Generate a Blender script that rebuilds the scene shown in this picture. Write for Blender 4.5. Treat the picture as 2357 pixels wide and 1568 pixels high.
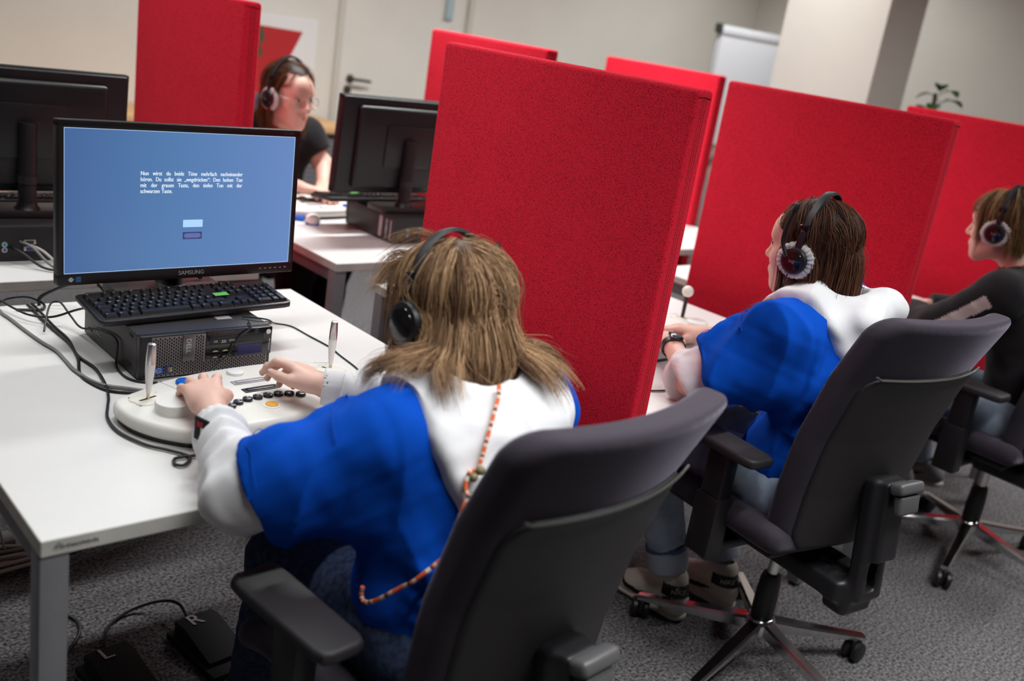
import bpy, bmesh, math, random
import numpy as np
from mathutils import Matrix, Vector, Euler

# ------------------------------------------------------------------ camera, world, exposure, lamps
scene = bpy.context.scene
for o in list(bpy.data.objects):
    bpy.data.objects.remove(o)
COL = scene.collection
cam_d = bpy.data.cameras.new('camera')
cam = bpy.data.objects.new('camera', cam_d)
COL.objects.link(cam)
cam_d.sensor_fit = 'HORIZONTAL'
cam_d.sensor_width = 36.0
cam_d.lens = 35.06
cam_d.clip_start = 0.05
cam.matrix_world = Matrix(((0.74682, 0.08733, -0.65927, -0.40848),
                           (-0.64744, 0.32197, -0.69077, -1.31944),
                           (0.15194, 0.94271, 0.29700, 1.51269),
                           (0, 0, 0, 1)))
cam_d.dof.use_dof = True
cam_d.dof.focus_distance = 2.12
cam_d.dof.aperture_fstop = 2.3
scene.camera = cam
scene.view_settings.view_transform = 'Standard'
scene.view_settings.look = 'None'
scene.view_settings.gamma = 1.0
scene.view_settings.use_curve_mapping = False
scene.view_settings.exposure = 0.0
scene.cycles.max_bounces = 5
scene.cycles.diffuse_bounces = 3
scene.cycles.glossy_bounces = 2
scene.cycles.transmission_bounces = 2
scene.cycles.transparent_max_bounces = 4
scene.cycles.adaptive_threshold = 0.05
scene.cycles.caustics_reflective = False
scene.cycles.caustics_refractive = False
world = bpy.data.worlds.new('world')
scene.world = world
world.use_nodes = True
world.node_tree.nodes['Background'].inputs[0].default_value = (0.9, 0.93, 1.0, 1)
world.node_tree.nodes['Background'].inputs[1].default_value = 0.3
CEIL = 2.85
# ceiling lamps: (x, y, length along x, width, power W); louvred, so they shine mostly downward
LAMPS = [(-0.3, 2.15, 1.5, 0.16, 20, 150), (2.3, 2.15, 1.5, 0.16, 60, 150), (4.3, 2.15, 1.5, 0.16, 26, 150), (5.7, 2.9, 1.5, 0.16, 24, 150),
         (0.8, -0.9, 1.5, 0.16, 12, 76), (2.4, -1.4, 1.5, 0.16, 24, 122), (4.7, -0.6, 1.5, 0.16, 36, 150), (0.55, 0.7, 1.2, 0.16, 9, 116), (0.9, -1.5, 1.5, 0.16, 13, 112)]  # unseen lamps over right aisle and lit desk added to brighten column, divider

# ------------------------------------------------------------------ small helpers
V3 = np.array
def nrm(v):
    v = np.asarray(v, float)
    return v / (np.linalg.norm(v, axis=-1, keepdims=True) + 1e-12)

MATS = {}
def mat(name, col, rough=0.5, metal=0.0, var=0.0, vscale=20.0, bump=0.0, bscale=200.0, spec=0.5, sheen=0.0,
        emis=None, estr=0.0, col2=None, detail=3.0, alpha=1.0, trans=0.0, coat=0.0, attr=None, stretch=None, bdist=0.002):
    if name in MATS:
        return MATS[name]
    m = bpy.data.materials.new(name)
    m.use_nodes = True
    nt = m.node_tree
    b = nt.nodes['Principled BSDF']
    b.inputs['Base Color'].default_value = (*col, 1)
    b.inputs['Roughness'].default_value = rough
    b.inputs['Metallic'].default_value = metal
    b.inputs['Specular IOR Level'].default_value = spec
    if sheen:
        b.inputs['Sheen Weight'].default_value = sheen
        b.inputs['Sheen Roughness'].default_value = 0.5
    if coat:
        b.inputs['Coat Weight'].default_value = coat
        b.inputs['Coat Roughness'].default_value = 0.08
    if trans:
        b.inputs['Transmission Weight'].default_value = trans
    if emis:
        b.inputs['Emission Color'].default_value = (*emis, 1)
        b.inputs['Emission Strength'].default_value = estr
    tc = nt.nodes.new('ShaderNodeTexCoord')
    src = tc.outputs['Object']
    if stretch:
        mp = nt.nodes.new('ShaderNodeMapping')
        mp.inputs['Scale'].default_value = stretch
        nt.links.new(src, mp.inputs[0])
        src = mp.outputs[0]
    if var or col2:
        n = nt.nodes.new('ShaderNodeTexNoise')
        n.inputs['Scale'].default_value = vscale
        n.inputs['Detail'].default_value = detail
        nt.links.new(src, n.inputs['Vector'])
        r = nt.nodes.new('ShaderNodeMapRange')
        r.inputs[1].default_value = 0.32; r.inputs[2].default_value = 0.68
        nt.links.new(n.outputs[0], r.inputs[0])
        mx = nt.nodes.new('ShaderNodeMix'); mx.data_type = 'RGBA'
        c2 = col2 or tuple(min(1, c * (1 + var)) for c in col)
        c1 = col if col2 else tuple(c * (1 - var) for c in col)
        mx.inputs[6].default_value = (*c1, 1); mx.inputs[7].default_value = (*c2, 1)
        nt.links.new(r.outputs[0], mx.inputs[0])
        nt.links.new(mx.outputs[2], b.inputs['Base Color'])
    if attr:
        a = nt.nodes.new('ShaderNodeAttribute'); a.attribute_name = attr
        nt.links.new(a.outputs['Color'], b.inputs['Base Color'])
    if bump:
        n2 = nt.nodes.new('ShaderNodeTexNoise')
        n2.inputs['Scale'].default_value = bscale
        n2.inputs['Detail'].default_value = 2
        nt.links.new(src, n2.inputs['Vector'])
        bp = nt.nodes.new('ShaderNodeBump')
        bp.inputs['Strength'].default_value = bump
        bp.inputs['Distance'].default_value = bdist
        nt.links.new(n2.outputs[0], bp.inputs['Height'])
        nt.links.new(bp.outputs[0], b.inputs['Normal'])
    MATS[name] = m
    return m

def finish(o, label=None, cat=None, group=None, kind=None):
    if label: o['label'] = label
    if cat: o['category'] = cat
    if group: o['group'] = group
    if kind: o['kind'] = kind
    return o

def link(name, data, parent=None, loc=None, rot=None):
    o = bpy.data.objects.new(name, data)
    COL.objects.link(o)
    if parent is not None: o.parent = parent
    if loc is not None: o.location = loc
    if rot is not None: o.rotation_euler = rot
    return o

def empty(name, loc=(0, 0, 0), rz=0.0, label=None, cat=None, group=None):
    o = link(name, None, None, loc, (0, 0, rz))
    o.empty_display_size = 0.05
    return finish(o, label, cat, group)

def copy_tree(o, parent=None):
    c = o.copy()
    COL.objects.link(c)
    c.parent = parent
    for ch in list(o.children):
        copy_tree(ch, c)
    return c

class MB:
    """collects simple shapes into ONE mesh"""
    def __init__(s):
        s.v = []; s.f = []; s.m = []; s.n = 0
    def add(s, v, f, mi=0):
        s.v.append(np.asarray(v, float).reshape(-1, 3))
        s.f += [tuple(int(i) + s.n for i in q) for q in f]
        s.m += [mi] * len(f)
        s.n += len(s.v[-1])
        return s
    def box(s, lo, hi, bev=0.0, seg=2, mi=0, M=None):
        bm = bmesh.new()
        lo = V3(lo, float); hi = V3(hi, float)
        bmesh.ops.create_cube(bm, size=1.0)
        for v in bm.verts:
            v.co = Vector((lo + hi) / 2 + V3(v.co) * (hi - lo))
        if bev > 0:
            bmesh.ops.bevel(bm, geom=list(bm.edges), offset=bev, segments=seg, profile=0.5, affect='EDGES')
        s.bm(bm, mi, M)
        return s
    def bm(s, bm, mi=0, M=None):
        bm.verts.index_update()
        v = [tuple((M @ x.co) if M is not None else x.co) for x in bm.verts]
        f = [[q.index for q in p.verts] for p in bm.faces]
        bm.free()
        return s.add(v, f, mi)
    def lathe(s, prof, n=24, mi=0, M=None, cap=True):
        """profile [(r,z)...] around z"""
        v = []; f = []
        for r, z in prof:
            for k in range(n):
                a = 2 * math.pi * k / n
                v.append((r * math.cos(a), r * math.sin(a), z))
        for i in range(len(prof) - 1):
            for k in range(n):
                k2 = (k + 1) % n
                f.append((i * n + k, i * n + k2, (i + 1) * n + k2, (i + 1) * n + k))
        if cap:
            f.append(tuple(range(n))[::-1])
            f.append(tuple((len(prof) - 1) * n + k for k in range(n)))
        if M is not None:
            v = [tuple(M @ Vector(p)) for p in v]
        return s.add(v, f, mi)
    def prism(s, poly, z0, z1, mi=0, M=None, bev=0.0, seg=2):
        bm = bmesh.new()
        vs = [bm.verts.new((x, y, z0)) for x, y in poly]
        fc = bm.faces.new(vs)
        r = bmesh.ops.extrude_face_region(bm, geom=[fc])
        for e in r['geom']:
            if isinstance(e, bmesh.types.BMVert): e.co.z = z1
        bmesh.ops.recalc_face_normals(bm, faces=bm.faces)
        if bev > 0:
            bmesh.ops.bevel(bm, geom=[e for e in bm.edges if abs(e.verts[0].co.z - e.verts[1].co.z) < 1e-6], offset=bev,
                            segments=seg, profile=0.5, affect='EDGES')
        return s.bm(bm, mi, M)
    def tube(s, pts, r, n=8, mi=0, caps=True, mis=None):
        P = np.asarray(pts, float); m = len(P)
        R = np.full(m, r, float) if np.isscalar(r) else np.asarray(r, float)
        T = nrm(np.gradient(P, axis=0))
        up = V3([0, 0, 1.0]) if abs(T[0][2]) < 0.9 else V3([1.0, 0, 0])
        v = []; a = nrm(np.cross(T[0], up))
        for i in range(m):
            a = nrm(a - T[i] * np.dot(a, T[i]))
            b = np.cross(T[i], a)
            for k in range(n):
                t = 2 * math.pi * k / n
                v.append(P[i] + R[i] * (math.cos(t) * a + math.sin(t) * b))
        base = s.n
        f = []; ms = []
        for i in range(m - 1):
            for k in range(n):
                k2 = (k + 1) % n
                f.append((i * n + k, i * n + k2, (i + 1) * n + k2, (i + 1) * n + k))
                ms.append(mis[i] if mis is not None else mi)
        if caps:
            f.append(tuple(range(n))[::-1]); f.append(tuple((m - 1) * n + k for k in range(n)))
            ms += [mi, mi]
        s.add(v, f, mi)
        s.m[-len(ms):] = ms
        return s
    def mesh(s, name, mats, smooth=False, ang=40):
        me = bpy.data.meshes.new(name)
        v = np.concatenate(s.v) if s.v else np.zeros((0, 3))
        me.from_pydata(v.tolist(), [], s.f)
        if not isinstance(mats, (list, tuple)): mats = [mats]
        for m in mats: me.materials.append(m)
        if len(mats) > 1: me.polygons.foreach_set('material_index', s.m)
        if smooth:
            me.polygons.foreach_set('use_smooth', [True] * len(me.polygons))
            if ang < 180: me.set_sharp_from_angle(angle=math.radians(ang))
        me.update()
        return me
    def obj(s, name, mats, parent=None, smooth=True, loc=None, rot=None, ang=40):
        return link(name, s.mesh(name, mats, smooth, ang), parent, loc, rot)

def spline(pts, n=12, closed=False):
    """Catmull-Rom through points"""
    P = np.asarray(pts, float)
    if closed: P = np.vstack([P[-1], P, P[0], P[1]])
    else: P = np.vstack([2 * P[0] - P[1], P, 2 * P[-1] - P[-2]])
    out = []
    t = np.linspace(0, 1, n, endpoint=False)[:, None]
    for i in range(1, len(P) - 2):
        a, b, c, d = P[i - 1], P[i], P[i + 1], P[i + 2]
        out.append(0.5 * (2 * b + (c - a) * t + (2 * a - 5 * b + 4 * c - d) * t * t + (3 * b - a - 3 * c + d) * t ** 3))
    if not closed: out.append(P[-2][None])
    return np.concatenate(out)

_TXT = {}
def text_geo(body, size=1.0, align='CENTER'):
    """(verts 2D, faces) of a flat text, centred; x right, y up"""
    key = (body, align)
    if key not in _TXT:
        cu = bpy.data.curves.new('t', 'FONT'); cu.body = body; cu.size = 1.0
        cu.align_x = align; cu.align_y = 'CENTER'; cu.resolution_u = 3
        o = bpy.data.objects.new('t', cu); COL.objects.link(o)
        dg = bpy.context.evaluated_depsgraph_get()
        me = bpy.data.meshes.new_from_object(o.evaluated_get(dg))
        v = np.array([tuple(x.co) for x in me.vertices]).reshape(-1, 3)
        f = [tuple(p.vertices) for p in me.polygons]
        bpy.data.objects.remove(o); bpy.data.curves.remove(cu); bpy.data.meshes.remove(me)
        _TXT[key] = (v, f)
    v, f = _TXT[key]
    return v * size, f

def text_on(mb, body, size, M, mi=0, align='CENTER', sx=1.0):
    v, f = text_geo(body, size, align)
    if not len(v): return
    v = v * V3([sx, 1, 1])
    mb.add([tuple(M @ Vector(p)) for p in v], f, mi)

def frame(o, x, y):
    """matrix with origin o, local x, local y axes, z = x cross y"""
    x = nrm(x); y = nrm(V3(y, float) - x * np.dot(x, y)); z = np.cross(x, y)
    return Matrix(((x[0], y[0], z[0], o[0]), (x[1], y[1], z[1], o[1]), (x[2], y[2], z[2], o[2]), (0, 0, 0, 1)))

# ------------------------------------------------------------------ distance-field modelling (for soft shapes)
class SDF:
    def __init__(s):
        s.p = []
    def add(s, fn, lo, hi, k=0.0, op='u'):
        s.p.append((fn, V3(lo, float), V3(hi, float), k, op)); return s
    def cone(s, a, b, ra, rb, k=0.02, op='u', flat=None):
        """tapered capsule; flat=(direction, factor): squashed along direction"""
        a = V3(a, float); b = V3(b, float); ab = b - a; L2 = max(ab @ ab, 1e-9); R = max(ra, rb)
        fl = None
        if flat is not None:
            fl = (nrm(flat[0]), flat[1])
        def fn(X, Y, Z):
            px, py, pz = X - a[0], Y - a[1], Z - a[2]
            t = np.clip((px * ab[0] + py * ab[1] + pz * ab[2]) / L2, 0, 1)
            dx, dy, dz = px - t * ab[0], py - t * ab[1], pz - t * ab[2]
            r = ra + (rb - ra) * t
            if fl is not None:
                n, q = fl
                c = dx * n[0] + dy * n[1] + dz * n[2]
                d = np.sqrt(np.maximum(dx * dx + dy * dy + dz * dz + c * c * (1 / (q * q) - 1), 0))
                return (d - r) * (0.5 + 0.5 * q if q < 1 else 1.0)
            return np.sqrt(dx * dx + dy * dy + dz * dz) - r
        g = R * (max(1.0, fl[1]) if fl else 1.0)
        return s.add(fn, np.minimum(a, b) - g, np.maximum(a, b) + g, k, op)
    def ell(s, c, r, k=0.02, op='u', R=None):
        c = V3(c, float); r = V3(r, float); A = np.eye(3) if R is None else V3(R, float)
        def fn(X, Y, Z):
            px, py, pz = X - c[0], Y - c[1], Z - c[2]
            q = [(A[0, i] * px + A[1, i] * py + A[2, i] * pz) for i in range(3)]
            k0 = np.sqrt(sum((q[i] / r[i]) ** 2 for i in range(3)))
            k1 = np.sqrt(sum((q[i] / (r[i] * r[i])) ** 2 for i in range(3))) + 1e-9
            return k0 * (k0 - 1.0) / k1
        g = np.abs(A) @ r
        return s.add(fn, c - g, c + g, k, op)
    def plane(s, p0, n, k=0.0):
        """cut away everything on the +n side of the plane"""
        p0 = V3(p0, float); n = nrm(n)
        def fn(X, Y, Z):
            return (X - p0[0]) * n[0] + (Y - p0[1]) * n[1] + (Z - p0[2]) * n[2]
        return s.add(fn, [-1e9] * 3, [1e9] * 3, k, 'i')
    def rbox(s, c, half, r=0.01, k=0.0, op='u', R=None, warp=None):
        c = V3(c, float); hf = V3(half, float) - r; A = np.eye(3) if R is None else V3(R, float)
        def fn(X, Y, Z):
            px, py, pz = X - c[0], Y - c[1], Z - c[2]
            q = [(A[0, i] * px + A[1, i] * py + A[2, i] * pz) for i in range(3)]
            if warp: q = warp(*q)
            q = [np.abs(q[i]) - hf[i] for i in range(3)]
            o = np.sqrt(sum(np.maximum(x, 0) ** 2 for x in q))
            return o + np.minimum(np.maximum(np.maximum(q[0], q[1]), q[2]), 0) - r
        g = np.abs(A) @ (V3(half, float)) + (0.12 if warp else 0)
        return s.add(fn, c - g, c + g, k, op)
    def grid(s, h, pad=0.012):
        lo = np.min([p[1] for p in s.p if p[4] == 'u'], axis=0) - pad
        hi = np.max([p[2] for p in s.p if p[4] == 'u'], axis=0) + pad
        n = np.ceil((hi - lo) / h).astype(int) + 2
        V = np.full(n, 1.0, np.float32)
        ax = [lo[i] + h * np.arange(n[i]) for i in range(3)]
        for fn, a, b, k, op in s.p:
            if op == 'i':
                sl = tuple(slice(0, n[i]) for i in range(3))
            else:
                g = k + 3 * h
                i0 = np.clip(np.floor((a - g - lo) / h).astype(int), 0, n - 1)
                i1 = np.clip(np.ceil((b + g - lo) / h).astype(int) + 1, 1, n)
                if np.any(i1 <= i0): continue
                sl = tuple(slice(i0[i], i1[i]) for i in range(3))
            X = ax[0][sl[0]][:, None, None]; Y = ax[1][sl[1]][None, :, None]; Z = ax[2][sl[2]][None, None, :]
            d = fn(X, Y, Z).astype(np.float32)
            o = V[sl]
            if op == 'u':
                if k > 0:
                    w = np.maximum(k - np.abs(o - d), 0) / k
                    V[sl] = np.minimum(o, d) - w * w * k * 0.25
                else: V[sl] = np.minimum(o, d)
            else:
                if op == 's': d = -d
                if k > 0:
                    w = np.maximum(k - np.abs(o - d), 0) / k
                    V[sl] = np.maximum(o, d) + w * w * k * 0.25
                else: V[sl] = np.maximum(o, d)
        return V, lo
    def geo(s, h):
        V, lo = s.grid(h)
        return nets(V, lo, h)

def nets(V, lo, h):
    S = V < 0
    c = np.zeros(tuple(np.array(V.shape) - 1), np.int8)
    cor = [(i, j, k) for i in (0, 1) for j in (0, 1) for k in (0, 1)]
    n = V.shape
    for i, j, k in cor:
        c += S[i:n[0] - 1 + i, j:n[1] - 1 + j, k:n[2] - 1 + k]
    act = (c > 0) & (c < 8)
    idx = np.full(c.shape, -1, np.int32)
    I, J, K = np.nonzero(act)
    idx[I, J, K] = np.arange(len(I))
    cv = {q: V[I + q[0], J + q[1], K + q[2]] for q in cor}
    pos = np.zeros((len(I), 3)); cnt = np.zeros(len(I))
    for a in cor:
        for d in range(3):
            if a[d]: continue
            b = list(a); b[d] = 1; b = tuple(b)
            va, vb = cv[a], cv[b]
            m = (va < 0) != (vb < 0)
            t = va[m] / (va[m] - vb[m])
            q = np.array(a, float)[None].repeat(m.sum(), 0)
            q[:, d] = t
            pos[m] += q; cnt[m] += 1
    pos = (pos / cnt[:, None] + np.stack([I, J, K], 1)) * h + lo
    F = []
    for d in range(3):
        e1, e2 = (d + 1) % 3, (d + 2) % 3
        sl0 = [slice(None)] * 3; sl1 = [slice(None)] * 3
        sl0[d] = slice(0, n[d] - 1); sl1[d] = slice(1, n[d])
        for e in (e1, e2): sl0[e] = sl1[e] = slice(1, n[e] - 1)
        A = S[tuple(sl0)]; B = S[tuple(sl1)]
        w = np.stack(np.nonzero(A != B), 1)
        if not len(w): continue
        inside = A[tuple(w.T)]
        w[:, e1] += 1; w[:, e2] += 1
        def cell(o1, o2):
            q = w.copy(); q[:, e1] += o1; q[:, e2] += o2
            return idx[tuple(q.T)]
        q = np.stack([cell(-1, -1), cell(0, -1), cell(0, 0), cell(-1, 0)], 1)
        q[~inside] = q[~inside][:, ::-1]
        F.append(q)
    return pos, np.concatenate(F)

def vnormals(v, f):
    a = v[f[:, 2]] - v[f[:, 0]]; b = v[f[:, 3]] - v[f[:, 1]]
    fn = np.cross(a, b)
    n = np.zeros_like(v)
    for i in range(4): np.add.at(n, f[:, i], fn)
    return nrm(n)

def quad_mesh(name, v, f, mats, midx=None, smooth=True):
    me = bpy.data.meshes.new(name)
    v = np.asarray(v, np.float32); f = np.asarray(f, np.int32)
    k = f.shape[1]
    me.vertices.add(len(v)); me.vertices.foreach_set('co', v.ravel())
    me.loops.add(f.size); me.loops.foreach_set('vertex_index', f.ravel())
    me.polygons.add(len(f)); me.polygons.foreach_set('loop_start', np.arange(0, f.size, k, dtype=np.int32))
    if not isinstance(mats, (list, tuple)): mats = [mats]
    for m in mats: me.materials.append(m)
    if midx is not None: me.polygons.foreach_set('material_index', np.asarray(midx, np.int32))
    if smooth: me.polygons.foreach_set('use_smooth', np.ones(len(f), bool))
    me.update(calc_edges=True); me.validate()
    return me

def relax(v, f, it=2, w=0.5):
    for _ in range(it):
        acc = np.zeros_like(v); cnt = np.zeros(len(v))
        for i in range(4):
            a, b = f[:, i], f[:, (i + 1) % 4]
            np.add.at(acc, a, v[b]); np.add.at(cnt, a, 1)
            np.add.at(acc, b, v[a]); np.add.at(cnt, b, 1)
        v = v * (1 - w) + w * acc / cnt[:, None]
    return v

def folds(p, seed, f, k=5):
    """sum of warped sines, about -1..1"""
    r = np.random.RandomState(seed)
    o = np.zeros(len(p))
    for i in range(k):
        d = r.normal(size=3); d /= np.linalg.norm(d); e = r.normal(size=3)
        w = np.sin(p @ (e * f * 0.5) + r.rand() * 6) * 1.3
        o += np.sin(p @ (d * f * (0.7 + 0.7 * r.rand())) + w + r.rand() * 6)
    return o / k * 1.3

def patch(v, f, n, sel_faces, off, thick=0.0):
    """a skin made of the selected faces, lifted by off"""
    ff = f[sel_faces]
    u, inv = np.unique(ff, return_inverse=True)
    return v[u] + n[u] * off, inv.reshape(ff.shape)

def in_poly(x, y, poly):
    c = np.zeros(x.shape, bool)
    P = np.asarray(poly, float); j = len(P) - 1
    for i in range(len(P)):
        xi, yi = P[i]; xj, yj = P[j]
        t = ((yi > y) != (yj > y)) & (x < (xj - xi) * (y - yi) / (yj - yi + 1e-12) + xi)
        c ^= t; j = i
    return c
# ------------------------------------------------------------------ materials
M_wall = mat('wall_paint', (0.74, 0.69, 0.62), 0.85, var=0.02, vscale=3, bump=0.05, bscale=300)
M_ceil = mat('ceiling_paint', (0.5, 0.49, 0.48), 0.9, var=0.02, vscale=2)
M_carpet = mat('carpet', (0.028, 0.025, 0.028), 0.95, col2=(0.30, 0.28, 0.285), vscale=120, detail=5, bump=1.0, bscale=260, spec=0.1, bdist=0.006)
M_desk = mat('desk_laminate', (0.80, 0.775, 0.76), 0.38, var=0.015, vscale=6, bump=0.03, bscale=900)
M_desk_edge = mat('desk_edge_band', (0.66, 0.63, 0.58), 0.45, var=0.12, vscale=9)
M_leg = mat('grey_powder_coat', (0.24, 0.235, 0.25), 0.45, metal=0.25, var=0.04, bump=0.05, bscale=1200)
def felt_mat():
    m = mat('red_felt', (0.43, 0.008, 0.022), 0.95, spec=0.15, sheen=0.12)
    nt = m.node_tree; b = nt.nodes['Principled BSDF']
    b.inputs['Sheen Tint'].default_value = (1.0, 0.15, 0.12, 1)
    tc = nt.nodes.new('ShaderNodeTexCoord')
    n = nt.nodes.new('ShaderNodeTexNoise'); n.inputs['Scale'].default_value = 420; n.inputs['Detail'].default_value = 3
    n3 = nt.nodes.new('ShaderNodeTexNoise'); n3.inputs['Scale'].default_value = 14; n3.inputs['Detail'].default_value = 3
    r = nt.nodes.new('ShaderNodeValToRGB')
    r.color_ramp.elements[0].position = 0.30; r.color_ramp.elements[0].color = (0.28, 0.0025, 0.015, 1)
    r.color_ramp.elements[1].position = 0.52; r.color_ramp.elements[1].color = (0.82, 0.018, 0.045, 1)
    nt.links.new(tc.outputs['Object'], n.inputs['Vector']); nt.links.new(tc.outputs['Object'], n3.inputs['Vector'])
    ad = nt.nodes.new('ShaderNodeMath'); ad.operation = 'MULTIPLY_ADD'; ad.inputs[1].default_value = 0.08
    sb = nt.nodes.new('ShaderNodeMath'); sb.operation = 'ADD'; sb.inputs[1].default_value = -0.04
    nt.links.new(n3.outputs[0], ad.inputs[0]); nt.links.new(n.outputs[0], ad.inputs[2])
    nt.links.new(ad.outputs[0], sb.inputs[0]); nt.links.new(sb.outputs[0], r.inputs[0])
    nt.links.new(r.outputs[0], b.inputs['Base Color'])
    bp = nt.nodes.new('ShaderNodeBump'); bp.inputs['Strength'].default_value = 0.5; bp.inputs['Distance'].default_value = 0.002
    nt.links.new(n.outputs[0], bp.inputs['Height']); nt.links.new(bp.outputs[0], b.inputs['Normal'])
    return m
M_felt = felt_mat()
M_seam = mat('felt_seam', (0.16, 0.002, 0.008), 0.95)
M_black = mat('black_plastic', (0.012, 0.010, 0.012), 0.42, bump=0.06, bscale=1500)
M_blackgloss = mat('gloss_black_plastic', (0.008, 0.007, 0.009), 0.12, coat=0.3)
M_case = mat('pc_case_metal', (0.05, 0.043, 0.045), 0.45, metal=0.3, bump=0.05, bscale=1500)
M_key = mat('key_plastic', (0.014, 0.012, 0.014), 0.33, bump=0.03, bscale=2000)
M_kbody = mat('keyboard_plastic', (0.022, 0.020, 0.023), 0.4, bump=0.08, bscale=1500)
M_white = mat('white_print', (0.85, 0.85, 0.85), 0.6)
M_silver = mat('silver_print', (0.6, 0.6, 0.6), 0.35, metal=0.6)
M_grey = mat('grey_plastic', (0.25, 0.25, 0.26), 0.5)
M_cream = mat('console_plastic', (0.80, 0.77, 0.72), 0.42, var=0.02, vscale=8, bump=0.04, bscale=900)
M_cream2 = mat('console_cap_plastic', (0.85, 0.83, 0.80), 0.4)
M_chrome = mat('polished_aluminium', (0.62, 0.61, 0.62), 0.16, metal=1.0)
M_steel = mat('brushed_steel', (0.72, 0.70, 0.68), 0.28, metal=1.0)
M_wood = mat('beech_wood', (0.62, 0.34, 0.15), 0.5, col2=(0.72, 0.43, 0.21), vscale=5, stretch=(0.4, 6, 6))
M_cable = mat('black_cable_rubber', (0.010, 0.009, 0.010), 0.5)
M_cable_g = mat('grey_cable_rubber', (0.22, 0.21, 0.21), 0.5)
M_cable_w = mat('white_cable_rubber', (0.55, 0.50, 0.46), 0.5)
M_cable_green = mat('dark_green_cable', (0.006, 0.022, 0.010), 0.5)
M_purple = mat('smoked_base_plastic', (0.030, 0.022, 0.025), 0.35, bump=0.2, bscale=60, stretch=(4, 60, 60))

# ------------------------------------------------------------------ the room
XL, XR, YF, YB = -3.2, 7.05, -4.2, 4.14
MB().box((XL, YF, -0.06), (XR, YB, 0)).obj('floor', M_carpet, smooth=False)
bpy.data.objects['floor']['kind'] = 'structure'
def structure(o):
    o['kind'] = 'structure'; return o
structure(MB().box((XL, YF, CEIL), (XR, YB, CEIL + 0.06)).obj('ceiling', M_ceil, smooth=False))
# back wall with the door opening left free
DX0, DX1, DH = 2.94, 3.97, 2.10
w = MB().box((XL, YB, 0), (DX0, YB + 0.12, CEIL)).box((DX1, YB, 0), (XR, YB + 0.12, CEIL)).box((DX0, YB, DH), (DX1, YB + 0.12, CEIL))
structure(w.obj('wall_back', M_wall, smooth=False))
structure(MB().box((XR, YF, 0), (XR + 0.12, YB + 0.12, CEIL)).obj('wall_right', M_wall, smooth=False))
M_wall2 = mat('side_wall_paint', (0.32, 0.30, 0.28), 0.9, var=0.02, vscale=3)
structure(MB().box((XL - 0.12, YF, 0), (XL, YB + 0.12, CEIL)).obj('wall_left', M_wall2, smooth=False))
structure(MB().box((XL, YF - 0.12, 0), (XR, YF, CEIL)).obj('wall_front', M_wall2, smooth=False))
col = structure(MB().box((4.90, 1.70, 0), (5.30, 2.36, CEIL), 0.004).obj('column', M_wall, smooth=False))
M_door = mat('door_paint', (0.76, 0.715, 0.645), 0.6, var=0.02, vscale=4)
M_frame = mat('door_frame_paint', (0.60, 0.55, 0.48), 0.55)
dr = structure(MB().box((DX0 + 0.045, YB + 0.01, 0.01), (DX1 - 0.045, YB + 0.05, DH - 0.045), 0.003).obj('door_1', M_door, smooth=False))
fr = MB().box((DX0, YB - 0.015, 0), (DX0 + 0.045, YB + 0.1, DH), 0.004).box((DX1 - 0.045, YB - 0.015, 0), (DX1, YB + 0.1, DH), 0.004).box((DX0, YB - 0.015, DH - 0.045), (DX1, YB + 0.1, DH), 0.004)
fr.obj('door_frame', M_frame, dr)
M_dh = mat('dark_bronze_metal', (0.12, 0.10, 0.08), 0.35, metal=0.8)
h = MB().lathe([(0.026, 0), (0.026, 0.008), (0.012, 0.012), (0.010, 0.05)], 20, M=Matrix.Translation((3.072, YB + 0.008, 1.054)) @ Matrix.Rotation(math.pi / 2, 4, 'X'))
h.tube(spline([(3.072, YB - 0.045, 1.054), (3.10, YB - 0.05, 1.054), (3.15, YB - 0.05, 1.052), (3.19, YB - 0.046, 1.05)], 6), 0.010, 12)
h.obj('door_handle', M_dh, dr)
MB().lathe([(0.026, 0), (0.026, 0.008), (0.008, 0.010), (0.008, 0.014)], 20, M=Matrix.Translation((3.06, YB + 0.008, 0.985)) @ Matrix.Rotation(math.pi / 2, 4, 'X')).obj('keyhole_plate', M_dh, dr)
bb = MB().box((XL, YB - 0.014, 0), (DX0, YB, 0.07), 0.003).box((DX1, YB - 0.014, 0), (XR, YB, 0.07), 0.003)
structure(bb.obj('baseboard_back', M_frame, smooth=False))
s = MB().box((3.74, YB - 0.012, 1.49), (3.80, YB + 0.01, 1.78), 0.003).obj('door_notice', mat('pale_blue_paper', (0.45, 0.55, 0.58), 0.6))
finish(s, 'narrow pale blue notice strip stuck high on the white door', 'sign')
# long sideboard with beech top and grey perforated front
sb = empty('sideboard', (0.2, 3.90, 0), 0, 'long grey sideboard with beech wood top against the back wall', 'sideboard')
MB().box((-2.6, -0.19, 0.02), (2.62, 0.20, 0.772), 0.004).obj('body', mat('sideboard_grey', (0.20, 0.19, 0.20), 0.6), sb, False)
MB().box((-2.62, -0.22, 0.774), (2.65, 0.225, 0.814), 0.004).obj('top', M_wood, sb)
pv = MB()
for i in range(120):
    for j in range(26):
        x = 1.0 + i * 0.0135 + (j % 2) * 0.0067; z = 0.10 + j * 0.026
        a = [(x + 0.0045 * math.cos(t), -0.1912, z + 0.009 * math.sin(t)) for t in np.linspace(0, 2 * math.pi, 6, endpoint=False)]
        pv.add(a, [tuple(range(6))])
po = pv.obj('perforations', mat('perforation_dark', (0.04, 0.04, 0.045), 0.8), sb, False); po['kind'] = 'stuff'
for k, x in enumerate((-1.75, -0.87, 0.0, 0.87, 1.75)):
    MB().box((x - 0.003, -0.1925, 0.05), (x + 0.003, -0.188, 0.77)).obj('door_gap', M_black, sb, False)

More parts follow.
